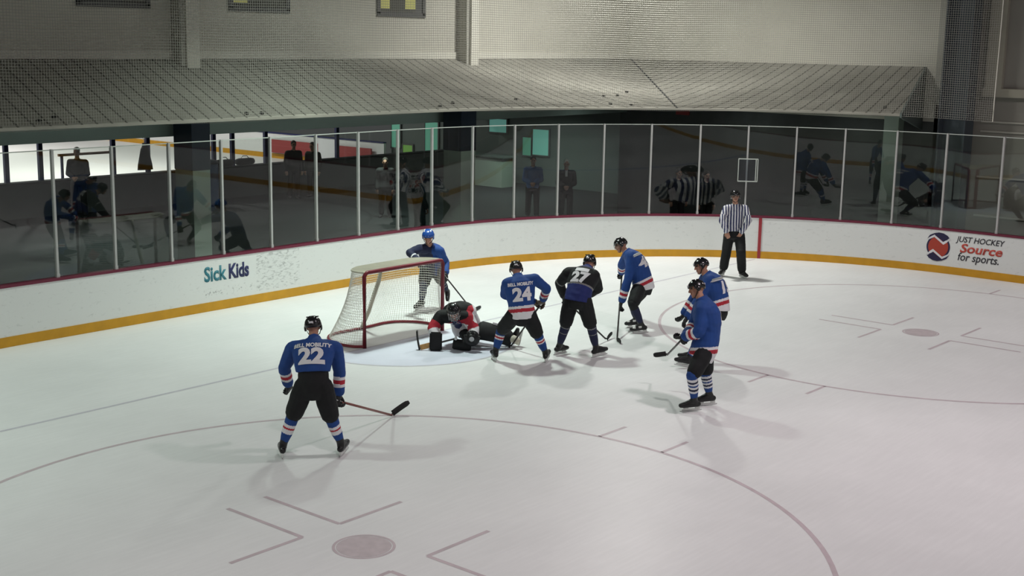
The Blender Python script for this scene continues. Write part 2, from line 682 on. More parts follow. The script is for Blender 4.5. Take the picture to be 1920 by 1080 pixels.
bm = nb()
bm.faces.new([bm.verts.new((x, y, LZ * .6)) for x, y in arc(0, 0, 1.83, 180, 360, 32)])
ice_part('goal_crease', bm, M['crease'])
bm = nb(); ice_strip(bm, [(-11.6, 0), (11.55, 0)], .055); ice_part('goal_line', bm, M['goal_line'])
bm = nb(); ice_strip(bm, arc(0, 0, 1.83, 180, 360), .05, LZ * 1.2); ice_part('crease_line', bm, M['goal_line'])
for sx in (-1, 1):
    cx, cy = 6.7 * sx, -6.1
    bm = nb(); ice_strip(bm, arc(cx, cy, 4.57, 0, 360, 128), .055); ice_part('faceoff_circle', bm, M['ice_line'])
    bm = nb(); bm.faces.new([bm.verts.new((x, y, LZ)) for x, y in arc(cx, cy, .275, 0, 360, 40)[:-1]]); ice_part('faceoff_spot', bm, M['ice_spot'])
    bm = nb(); ice_strip(bm, arc(cx, cy, .30, 0, 360, 48), .03); ice_part('spot_ring', bm, M['ice_line'])
    for ax in (-1, 1):
        for ay in (-1, 1):
            bm = nb()
            ice_strip(bm, [(cx + ax * .25, cy + ay * .63), (cx + ax * .25, cy + ay * 1.83)], .05)
            ice_strip(bm, [(cx + ax * .25, cy + ay * .63), (cx + ax * 1.15, cy + ay * .63)], .05, LZ * 1.1)
            ice_part('faceoff_mark', bm, M['ice_line'])
            bm = nb()
            ice_strip(bm, [(cx + ax * 4.55, cy + ay * .475), (cx + ax * 5.13, cy + ay * .475)], .05)
            ice_part('hash_mark', bm, M['ice_line'])
bm = nb(); ice_strip(bm, [(-12.9, -17.6), (12.9, -17.6)], .3); ice_part('blue_line', bm, M['blue_line'])

# ---- rink boards
boards = empty('rink_boards', (0, RY0, 0), 'white rink boards with maroon top rail and yellow kick plate curving round the ice', 'rink boards')
BB = (0, RY0, 0)


def bpart(name, bm, m, **k):
    return link(name, bm, m, boards, base=BB, **k)


bm = nb(); sweep_loop(bm, [(0, .0), (0, .965), (.10, .965), (.10, .0)]); bpart('board_panel', bm, M['boards'])
boards.children[0].data.transform(Matrix.Translation(V(BB)))   # keep true coordinates so wear sits where it should
boards.children[0].location = -V(BB)
bm = nb(); sweep_loop(bm, [(-.012, .955), (-.012, 1.0), (.13, 1.0), (.13, .955)]); bpart('cap_rail', bm, M['cap'])
bm = nb(); sweep_loop(bm, [(-.014, .002), (-.010, .165), (.0, .165), (.0, .002)]); bpart('kick_plate', bm, M['kick'])
# where the goal line meets the boards
sg = ARC * .5
best = None
for i in range(4000):
    s_ = i * ARC / 4000
    if best is None or abs(outline(s_)[0].y - .0) < best[0]:
        best = (abs(outline(s_)[0].y), s_)
p, n = outline(best[1])
t = V((n.y, -n.x, 0))
bm = nb(); obox(bm, p - n * .010 + V((0, 0, .48)), t * .035, n * .012, V((0, 0, .475))); bpart('goal_line_mark', bm, M['red_mark'])


def board_text(s, origin, ax, size, m, name='lettering', **k):
    return bpart(name, place_flat(text_bm(s, size, **k), origin, ax, V((0, 0, 1)), .003), m)


ex = V((1, 0, 0))
board_text('Sick', (-.75, RY0 - .001, .665), ex, .37, M['letter_teal'], 'advert_lettering', bold=.012, squeeze=.80)
board_text('Kids', (-.21, RY0 - .001, .665), ex, .37, M['letter_navy'], 'advert_lettering', bold=.014, squeeze=.72)
# right-hand advert
ey = V((0, -1, 0))
LX = RX - .004


def ly(y, z):
    return V((LX, y, z))


board_text('JUST HOCKEY', ly(-4.71, .795), ey, .175, M['letter_black'], 'advert_lettering', shear=.22, squeeze=.93, bold=.002)
board_text('Source', ly(-4.74, .60), ey, .27, M['letter_red'], 'advert_lettering', shear=.2, bold=.007, squeeze=1.22)
board_text('for sports.', ly(-4.70, .41), ey, .25, M['letter_black'], 'advert_lettering', shear=.2, squeeze=.87, bold=.002)
# round emblem: red disc held between dark crescents, with white zigzag gaps
la = math.acos((-3.80 - CY) / RR_)
ln_ = V((math.sin(la), math.cos(la), 0))
logo = V((CX, CY, .58)) + ln_ * (RR_ - .006)
lt_ = V((ln_.y, -ln_.x, 0))


def disc_part(name, poly, m, d=.003):
    bm = nb()
    f = bm.faces.new([bm.verts.new((x, y, 0)) for x, y in poly])
    bmesh.ops.triangulate(bm, faces=[f])
    place_flat(bm, logo, lt_, V((0, 0, 1)), d)
    return bpart(name, bm, m)


disc_part('emblem_rim', arc(0, 0, .262, 0, 360, 40)[:-1], M['logo_navy'], .002)
disc_part('emblem_disc', [(x * .96, y) for x, y in arc(0, 0, .232, 0, 360, 40)[:-1]], M['logo_red'], .004)
for s in (1, -1):
    top = [(x, y) for x, y in arc(0, 0, .325, 30, 150, 24)]
    band = top + [(-.20, .185), (-.11, .245), (.11, .085), (.17, .135)]
    disc_part('emblem_gap', [(x * s, y * s) for x, y in [(-.262, .12), (-.20, .205), (-.10, .262), (.10, .118), (.155, .155), (.262, .20), (.175, .105), (.11, .058), (-.10, .212), (-.19, .165)][::1]], M['letter_white'], .006)
    disc_part('emblem_crescent', [(x * s, y * s) for x, y in [(.235, .215), (.155, .155), (.11, .12), (-.10, .268), (-.20, .205), (-.255, .165), (-.20, .25), (-.10, .30), (.0, .322), (.10, .31), (.19, .265)]], M['logo_navy'], .005)

# ---- glazing: posts and panes round the far corner
POST_S = [-11.65, -10.53, -9.41, -8.29, -7.2, -6.07, -4.95, -3.83, -2.705, -1.59, -.48, .52, 1.65, 2.76, 3.87, 4.99, 6.12, 7.26, 8.355, 9.44, 10.52, 11.66, 12.75, 13.98, 15.1, 16.2, 17.3]
ORD = ['first', 'second', 'third', 'fourth', 'fifth', 'sixth', 'seventh', 'eighth', 'ninth', 'tenth', 'eleventh', 'twelfth', 'thirteenth', 'fourteenth',
       'fifteenth', 'sixteenth', 'seventeenth', 'eighteenth', 'nineteenth', 'twentieth', 'twenty-first', 'twenty-second']
GZ0, GZ1 = 1.0, 3.085
vis0 = 3


def counted(k, what):
    j = k - vis0
    if j < 0 or j > 20:
        return '%s beyond the edge of the photo' % what
    if j <= 10:
        return '%s, %s from the left edge of the photo' % (what, ORD[j])
    return '%s, %s from the right edge of the photo' % (what, ORD[20 - j])


for k, s in enumerate(POST_S):
    p, n = outline(s, .06)
    t = V((n.y, -n.x, 0))
    b = nb()
    obox(b, V((0, 0, (GZ1 - GZ0) / 2)), t * .019, n * .03, V((0, 0, (GZ1 - GZ0) / 2)))
    obox(b, V((0, 0, .03)), t * .026, n * .036, V((0, 0, .03)))
    o = link('glazing_post', b, M['alu'])
    o.location = (p.x, p.y, GZ0)
    tag(o, counted(k, 'thin white upright post of the rink glass'), 'post', 'posts between the rink glass panes')
for k in range(len(POST_S) - 1):
    s0, s1 = POST_S[k] + .03, POST_S[k + 1] - .03
    n_ = 1 if (s1 <= 0 or s0 >= ARC) else 10
    b = nb()
    c0 = outline((s0 + s1) / 2, .06)[0]
    HZ = GZ1 - GZ0 - .02
    # the two broad faces and the rim keep their own vertices, so the bent sheet shades smoothly and its edges stay sharp
    for strip in (((.054, 0), (.054, HZ)), ((.066, HZ), (.066, 0)), ((.054, HZ), (.066, HZ)), ((.066, 0), (.054, 0))):
        prev = None
        for i in range(n_ + 1):
            s = s0 + (s1 - s0) * i / n_
            row = []
            for off, z in strip:
                q, _ = outline(s, off)
                row.append(b.verts.new((q.x - c0.x, q.y - c0.y, z)))
            if prev:
                b.faces.new((prev[0], row[0], row[1], prev[1]))
            prev = row
    me = bpy.data.meshes.new('glass_pane')
    b.normal_update()
    b.to_mesh(me)
    b.free()
    me.materials.append(M['glass'])
    me.polygons.foreach_set('use_smooth', [True] * len(me.polygons))
    o = bpy.data.objects.new('glass_pane', me)
    COL.objects.link(o)
    o.location = (c0.x, c0.y, GZ0)
    tag(o, counted(k, 'clear pane of the rink glass'), 'glass pane', 'clear panes of the rink glass')
    b = nb()
    rows = []
    for i in range(n_ + 1):
        s = s0 + (s1 - s0) * i / n_
        row = []
        for off, z in ((.052, GZ1 - GZ0 - .02), (.052, GZ1 - GZ0 - .004), (.068, GZ1 - GZ0 - .004), (.068, GZ1 - GZ0 - .02)):
            q, _ = outline(s, off)
            row.append(b.verts.new((q.x - c0.x, q.y - c0.y, z)))
        rows.append(row)
    skin_rings(b, rows)
    link('edge_strip', b, M['edge'], o)

# framed notice fixed to the glass above the referee
nf = empty('notice_frame', outline(8.355, -.03)[0] + V((0, 0, 1.79)), 'pale outlined square panel hung on the glass above the referee', 'notice frame')
p, n = outline(8.355, 0)
t = V((n.y, -n.x, 0))
b = nb()
for c, hx, hz in ((V((0, 0, .53)), .22, .012), (V((0, 0, .012)), .22, .012)):
    obox(b, c + t * .02, t * hx, n * .01, V((0, 0, hz)))
for q in (-.20, .20, .24):
    obox(b, t * q + V((0, 0, .27)), t * .010, n * .01, V((0, 0, .265)))
link('frame_bars', b, M['edge'], nf)
b = nb(); obox(b, V((0, 0, .27)) + t * .02, t * .19, n * .003, V((0, 0, .25)))
link('panel', b, glass_mat('smoky_panel', (.75, .78, .80)), nf)

# ---- lean-to roof behind the boards
WY, WX, ZE, ZW = 6.2, 15.0, 3.46, 4.47
bm = nb()
uvl = bm.loops.layers.uv.new('UVMap')
S0, S1 = -16.0, ARC + 7.0
S1 = ARC + (CY + 2.85) * -1 if False else ARC + 0.0
ss = [S0 + (0 - S0) * i / 40 for i in range(40)] + [ARC * i / 64 for i in range(65)]
# stops where the roof ends on the side boards (y = -2.85 is still on the curve)
ss = [s for s in ss if outline(s)[0].y > -2.80 or s <= 0]
rows = []
for s in ss:
    p, n = outline(s)
    if s <= 0:
        w = V((p.x, WY, 0))
    else:
        a = math.atan2(n.x, n.y)
        if abs(10.65 * math.tan(min(a, 1.4))) + CX <= WX and a < 1.2:
            w = V((CX + (WY - CY) * math.tan(a), WY, 0))
        else:
            w = V((WX, CY + (WX - CX) / math.tan(a), 0))
    rows.append((s, p, w))
def sheet_u(v, end):
    """sheets run straight: square to the end wall on its side of the hip, square to the side wall on the other"""
    return v.co.x + 40 if end else 40 - v.co.y


vt = [[bm.verts.new((p.x, p.y, ZE)), bm.verts.new((w.x, w.y, ZW)), bm.verts.new((w.x, w.y, ZW - .12)), bm.verts.new((p.x, p.y, ZE - .05))] for s, p, w in rows]
for i in range(len(rows) - 1):
    for k in range(4):
        f = bm.faces.new((vt[i][k], vt[i + 1][k], vt[i + 1][(k + 1) % 4], vt[i][(k + 1) % 4]))
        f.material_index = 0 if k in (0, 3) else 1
        for lp in f.loops:
            lp[uvl].uv = (sheet_u(lp.vert, rows[i + 1][2].y > WY - .01) if k == 0 else .14, 0)
f = bm.faces.new(vt[0]); f.material_index = 1
f = bm.faces.new(vt[-1][::-1]); f.material_index = 1
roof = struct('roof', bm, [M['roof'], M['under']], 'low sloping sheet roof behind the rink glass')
# hip joint where the two directions of sheet meet
hip = min(rows, key=lambda r: abs((r[2] - V((WX, WY, 0))).length))
bm = nb()
h0, h1 = V((hip[1].x, hip[1].y, ZE + .004)), V((hip[2].x, hip[2].y, ZW + .004))
obox(bm, (h0 + h1) / 2, (h1 - h0) / 2, V((.016, -.016, 0)), V((0, 0, .004)))
link('hip_joint', bm, M['rubber'], roof)
# dark gable closing the right end of the roof
e = rows[-1]
gx, gy = e[1].x, e[1].y
bm = nb()
q = [V((e[1].x, e[1].y, ZE)), V((e[2].x, e[2].y, ZW)), V((e[2].x, e[2].y, 3.0)), V((e[1].x, e[1].y, 3.38))]
a_ = [bm.verts.new(v) for v in q]; b_ = [bm.verts.new(v + V((0, -.05, 0))) for v in q]
skin_rings(bm, [a_, b_])
struct('trim_1', bm, M['teal_dark'])

# ---- upper walls
struct('wall_back', bx(-22, WX + .25, WY, WY + .25, ZW - .1, 10.5), M['wall'], 'beige upper wall above the sloping roof')
struct('wall_right', bx(WX, WX + .25, -2.62, WY, 3.2, 10.5), M['wall'], 'beige upper side wall behind the netting')
struct('wall_right.001', bx(WX + .02, WX + .3, -22, -2.62, 0, 10.5), M['block'], 'beige block wall right of the steel column')
struct('trim_2', bx(-22, WX, WY - .03, WY, ZW, ZW + .15), M['wall_trim'], 'cream band along the foot of the upper wall')
bm = nb(); box(bm, WX - .10, WX + .02, -22, -3.75, 3.84, 4.03); struct('trim_3', bm, M['block_light'], 'cream ledge on the wall right of the steel column')
for z in (3.27, 3.05, 2.0, 1.1):
    struct('trim_4', bx(WX - .012, WX + .02, -22, -3.75, z - .02, z + .02), M['pil_side'])
bm = nb(); box(bm, WX - .1, WX + .02, -2.92, -2.62, 3.6, 10.5); struct('trim_5', bm, M['pil_side'], 'grey strip beside the steel column')
bm = nb(); box(bm, WX - .1, WX + .02, -4.18, -3.80, 4.03, 10.5); struct('trim_5.001', bm, M['block_light'], 'cream strip right of the steel column')
for k, (x0, x1) in enumerate(((.06, .35), (8.07, 8.33), (-8.2, -7.9))):
    bm = nb()
    box(bm, x0 - .10, x1 - .02, WY - .30, WY + .02, ZW - .13, 10.5, 1)  # pilaster side in darker grey: its shade is put into the colour
    box(bm, x0, x1, WY - .36, WY - .28, ZW - .16, 10.5, 0)
    struct('trim_%d' % (6 + k), bm, [M['wall_trim'], M['pil_side']], 'cream pilaster on the upper wall')
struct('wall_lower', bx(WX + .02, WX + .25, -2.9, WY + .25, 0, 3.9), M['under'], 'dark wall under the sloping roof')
struct('ceiling', bx(-22, 22, WY + .02, 17.2, 3.0, ZW - .1), M['beam'], 'dark beam and ceiling over the lobby')
struct('floor.001', bx(-22, 22.5, RY0 + .10, 17.4, -.12, -.002), M['rubber'], 'dark rubber floor between the rinks')
struct('floor.002', bx(RX + .10, 22.5, -22, RY0 + .10, -.12, -.002), M['rubber'], 'dark rubber floor behind the side boards')
bm = nb()
for s in range(48):   # fills the corner behind the curved boards
    p0, _ = outline(ARC * s / 48, .11); p1, _ = outline(ARC * (s + 1) / 48, .11)
    c = V((RX + .1, RY0 + .1, -.002))
    bm.faces.new([bm.verts.new((p0.x, p0.y, -.002)), bm.verts.new((p1.x, p1.y, -.002)), bm.verts.new(c)])
struct('floor.003', bm, M['rubber'])

struct('wall_left', bx(-19.3, -19.0, -60, WY, 0, 10.5), M['wall'], 'beige arena wall behind the camera')
struct('wall_front', bx(-19.3, 15.3, -60.3, -60, 0, 10.5), M['wall'], 'beige arena wall at the far end')
struct('wall_right.002', bx(WX + .02, WX + .3, -60, -22, 0, 10.5), M['wall'])
# windows of the upper wall: grey frame and a flat panel with room glow and dimness coloured in
for k, (x0, x1, zones) in enumerate(((-1.97, -.55, [(0, .3, 1), (.3, .62, 0), (.62, 1, 1)]), (1.38, 2.81, [(0, .28, 2), (.28, 1, 1)]), (5.41, 6.81, [(0, .24, 2), (.24, .58, 1), (.58, .82, 2), (.82, 1, 0)]))):
    z0, z1 = 5.44, 6.7
    bm = nb()
    box(bm, x0 - .06, x1 + .06, WY - .03, WY - .005, z0 - .05, z0 + .05)
    box(bm, x0 - .06, x1 + .06, WY - .03, WY - .005, z1, z1 + .06)
    for xx in (x0 - .06, x1 - .04):
        box(bm, xx, xx + .10, WY - .03, WY - .005, z0, z1)
    w = struct('window_%d' % (k + 1), bm, M['frame_grey'], 'small grey framed window in the upper wall')
    bm = nb()
    for a0, a1, mi in zones:
        box(bm, x0 + (x1 - x0) * a0, x0 + (x1 - x0) * a1, WY - .012, WY - .004, z0 + (.13 if mi == 2 else .04), z1, mi)
        if mi == 2:
            box(bm, x0 + (x1 - x0) * a0, x0 + (x1 - x0) * a1, WY - .012, WY - .004, z0 + .04, z0 + .13, 1)
    link('window_view', bm, [M['frame_grey'], M['dim_room'], M['yellow_glow']], w)

# ---- columns
def column(x0, x1, y0, y1, z0, z1, zs, m_lo, m_hi, label, bev=.015):
    o = empty('column', ((x0 + x1) / 2, (y0 + y1) / 2, 0), label, 'column')
    b = (o.location.x, o.location.y, 0)
    if zs > z0:
        link('lower_shaft', bx(x0, x1, y0, y1, z0, zs), m_lo, o, base=b)
        link('plinth', bx(x0 - .02, x1 + .02, y0 - .02, y1 + .02, z0, z0 + .1), m_lo, o, base=b)
    link('upper_shaft', bx(x0 - .01, x1 + .01, y0 - .01, y1 + .01, zs, z1), m_hi, o, base=b)
    return o


column(-.18, .22, 5.45, 6.0, 0, 3.38, 2.40, M['pale_col'], M['navy_col'], 'column painted navy above pale green behind the left glass')
column(7.32, 7.82, 5.45, 6.0, 0, 3.36, 2.37, M['pale_col'], M['navy_col'], 'column painted navy above pale green near the lit green windows')
column(14.30, 14.58, -2.06, -1.72, 0, 3.6, .0, M['pale_col'], M['pale_col'], 'slim pale column behind the right-hand glass')
o = empty('steel_column', (14.45, -3.35, 0), 'tall dark blue-grey steel column at the right end of the sloping roof', 'column')
b = nb()
for yy in (-3.66, -3.06):
    box(b, 14.22, 14.72, yy - .02, yy + .02, 0, 10.5)
link('flange', b, M['blue_steel'], o, base=o.location)
link('web', bx(14.44, 14.50, -3.64, -3.08, 0, 10.5), M['blue_steel'], o, base=o.location)
link('base_plate', bx(14.15, 14.80, -3.72, -3.0, 0, .03), M['blue_steel'], o, base=o.location)

# ---- safety netting above the glass: real cords on a 48 mm mesh
def cord(bm, pts, r):
    pts = [V(p) for p in pts]
    rr = []
    for i, p in enumerate(pts):
        d = (pts[min(i + 1, len(pts) - 1)] - pts[max(i - 1, 0)]).normalized()
        x, y, _ = frame_of(d)
        rr.append([bm.verts.new(p + x * (r * math.cos(a)) + y * (r * math.sin(a))) for a in (0, 2.094, 4.189)])
    for a, b in zip(rr, rr[1:]):
        for i in range(3):
            bm.faces.new((a[i], a[(i + 1) % 3], b[(i + 1) % 3], b[i]))


NS0, NS1, NZ0, NZ1 = -14.0, 13.70, 3.40, 6.6
MESH = .048


def net_pt(s, z):
    sway = .035 * math.sin(s * 2.1 + z * .7) + .02 * math.sin(s * 5.3)
    p, n = outline(s, .03 + sway * min(1, (z - NZ0) / 1.5))
    return V((p.x, p.y, z + .012 * math.sin(s * 1.7)))


bm = nb()
n_s = int((NS1 - NS0) / MESH)
for i in range(n_s + 1):
    s = NS0 + i * MESH
    cord(bm, [net_pt(s, NZ0 + (NZ1 - NZ0) * j / 6) for j in range(7)], .0038)
n_z = int((NZ1 - NZ0) / MESH)
for j in range(n_z + 1):
    z = NZ0 + j * MESH
    cord(bm, [net_pt(NS0 + (NS1 - NS0) * i / 150, z) for i in range(151)], .0042)
net = empty('safety_netting', net_pt(4, NZ0), 'pale safety netting hanging above the rink glass', 'netting')
link('mesh', bm, M['net_cord'], net, base=net.location)
bm = nb(); tube(bm, [net_pt(NS1, NZ0 + (NZ1 - NZ0) * j / 8) for j in range(9)], .011, 6)
tag(link('edge_rope', bm, M['wall_trim'], net, base=net.location), 'pale edge rope')

# ---- the neighbouring rink and the lobby
struct('floor.004', bx(-22, 19.5, 17.4, 62, -.1, 0), M['far_ice'], 'bright ice of the neighbouring rink')
fb = empty('rink_boards', (19.5, 36, 0), 'white boards with a yellow kick plate across the neighbouring rink', 'rink boards')
link('board_panel', bx(19.5, 19.6, 20.5, 62, 0, 1.0), M['boards'], fb, base=fb.location)
link('kick_plate', bx(19.48, 19.5, 20.5, 62, 0, .2), M['kick'], fb, base=fb.location)
link('cap_rail', bx(19.47, 19.63, 20.5, 62, 1.0, 1.05), M['letter_navy'], fb, base=fb.location)
link('end_panel', bx(-22, 19.6, 62, 62.1, 0, 3), M['boards'], fb, base=fb.location)
nbd = empty('barrier', (4, 17.4, 0), 'low dark barrier between the lobby and the neighbouring rink', 'barrier')
link('panel', bx(-22, 19.9, 17.3, 17.42, 0, .93), M['under'], nbd, base=nbd.location)
link('ledge', bx(-22, 19.9, 17.2, 17.5, .93, .98), M['rubber'], nbd, base=nbd.location)
for k, x in enumerate((-.8, 2.59, 3.57, 5.81, 6.95, 9.28, 9.98, 11.27, 14.27)):
    o = link('barrier_post', bx(-.06, .06, -.05, .05, 0, 2.4), M['letter_navy'])
    o.location = (x, 17.35, .98)
    tag(o, 'dark navy post on the lobby barrier, %s from its left end' % ORD[k], 'post', 'posts on the lobby barrier')
hr = empty('hand_rail', (5.4, 18, 0), 'tan hand rail beyond the lobby barrier at the left', 'hand rail')
link('rail', bx(4.5, 6.3, 17.96, 18.04, 1.53, 1.60), M['rail_tan'], hr, base=hr.location)
for x in (4.6, 6.2):
    link('post', bx(x - .03, x + .03, 17.97, 18.03, 0, 1.53), M['letter_navy'], hr, base=hr.location)
jk = empty('jacket', (6.65, 17.05, 1.10), 'dark jacket hanging beside the navy column at the left', 'jacket')
b = nb()
skin_rings(b, [ring(b, V((6.65, 17.05, z)), V((a_, 0, 0)), V((0, .10, 0)), 12) for z, a_ in ((1.10, .26), (1.25, .24), (1.5, .17), (1.68, .12), (1.78, .05), (1.86, .03))])
link('cloth', b, M['black_jacket'], jk, True, base=jk.location)
b = nb(); tube(b, [(6.65, 17.05, 1.84), (6.65, 17.08, 1.98), (6.65, 17.2, 2.02), (6.70, 17.30, 2.02)], .012, 6)
link('hook', b, M['steel'], jk, base=jk.location)
bn = empty('bin', (8.5, 16.5, 0), 'blue barrel bin right of the navy column at the left', 'bin')
b = nb(); skin_rings(b, [ring(b, V((8.5, 16.5, z)), V((r_, 0, 0)), V((0, r_, 0)), 20) for z, r_ in ((0, .20), (.1, .22), (.6, .24), (1.2, .23))])
link('drum', b, M['bin_blue'], bn, True, base=bn.location)
b = nb(); skin_rings(b, [ring(b, V((8.5, 16.5, z)), V((r_, 0, 0)), V((0, r_, 0)), 20) for z, r_ in ((1.2, .25), (1.26, .25), (1.32, .12))])
link('lid', b, M['navy_col'], bn, True, base=bn.location)
for k, (x, lab) in enumerate(((9.65, 'dark rounded gear bag on the lobby barrier, the left one of two'), (10.45, 'dark rounded gear bag on the lobby barrier, the right one of two'))):
    b = nb()
    skin_rings(b, [ring(b, V((x + t_ * .34, 17.35, .98 + .11)), V((0, .13 * q_, 0)), V((0, 0, .11 * q_)), 14) for t_, q_ in ((-1, .3), (-.92, .8), (-.6, 1), (0, .94), (.6, 1), (.92, .8), (1, .3))])
    o = link('gear_bag', b, M['black_jacket'], smooth=True, base=(x, 17.35, .98))
    tag(o, lab, 'bag', 'gear bags on the lobby barrier')
    b = nb(); tube(b, [(x - .15, 17.35, 1.19), (x - .08, 17.35, 1.26), (x + .08, 17.35, 1.26), (x + .15, 17.35, 1.19)], .012, 6)
    link('handle', b, M['black'], o, base=(x, 17.35, .98))
# lobby wall with lit green windows
struct('wall_lobby', bx(19.9, 20.1, 5.5, 20.5, 0, 3.0), M['teal_dark'], 'dark lobby wall with lit green windows')
for k, (y0, y1, z0, z1, m) in enumerate(((20.0, 20.45, .85, 1.85, 'green_glow'), (19.35, 19.85, .60, .98, 'lime_glow'), (18.05, 18.70, .80, 1.90, 'green_glow'), (16.75, 17.35, 1.18, 1.98, 'green_glow'), (14.75, 15.55, 1.72, 2.18, 'teal_glow'), (12.85, 13.55, 1.05, 1.92, 'teal_glow'), (13.62, 14.0, 1.0, 1.62, 'green_glow'))):
    x = 19.86
    bm = nb()
    for a in ((y0 - .05, y0, z0 - .05, z1 + .05), (y1, y1 + .05, z0 - .05, z1 + .05), (y0, y1, z0 - .05, z0), (y0, y1, z1, z1 + .05)):
        box(bm, x - .02, x + .03, *a)
    w = struct('window_%d' % (4 + k), bm, M['frame_grey'], 'lit green window on the lobby wall')
    link('lit_pane', bx(x, x + .02, y0, y1, z0, z1), M[m], w)
tag(link('sign', bx(14.93, 15.0, 4.15, 4.55, 3.02, 3.24), M['red_panel'], base=(14.96, 4.35, 3.02)), 'small dull red sign high on the dark wall under the roof', 'sign')
# pale counter under the windows, dull red panel and white screen by the neighbouring rink
o = empty('counter', (18.6, 14.2, 0), 'pale green counter below the lit windows', 'counter')
link('front', bx(18.3, 18.9, 13.6, 15.4, 0, 1.0), M['pale_col'], o, base=o.location)
link('worktop', bx(18.22, 18.98, 13.5, 15.5, 1.0, 1.05), M['teal_dark'], o, base=o.location)
tag(link('wall_panel', bx(19.3, 19.36, 21.0, 27.0, .25, .78), M['red_panel'], base=(19.33, 24, .25)), 'dull red panel on the boards of the neighbouring rink', 'panel')
tag(link('wall_panel', bx(17.9, 17.96, 21.3, 22.4, .35, 1.15), M['letter_white'], base=(17.93, 21.8, .35)), 'white panel beside the dull red one', 'panel')


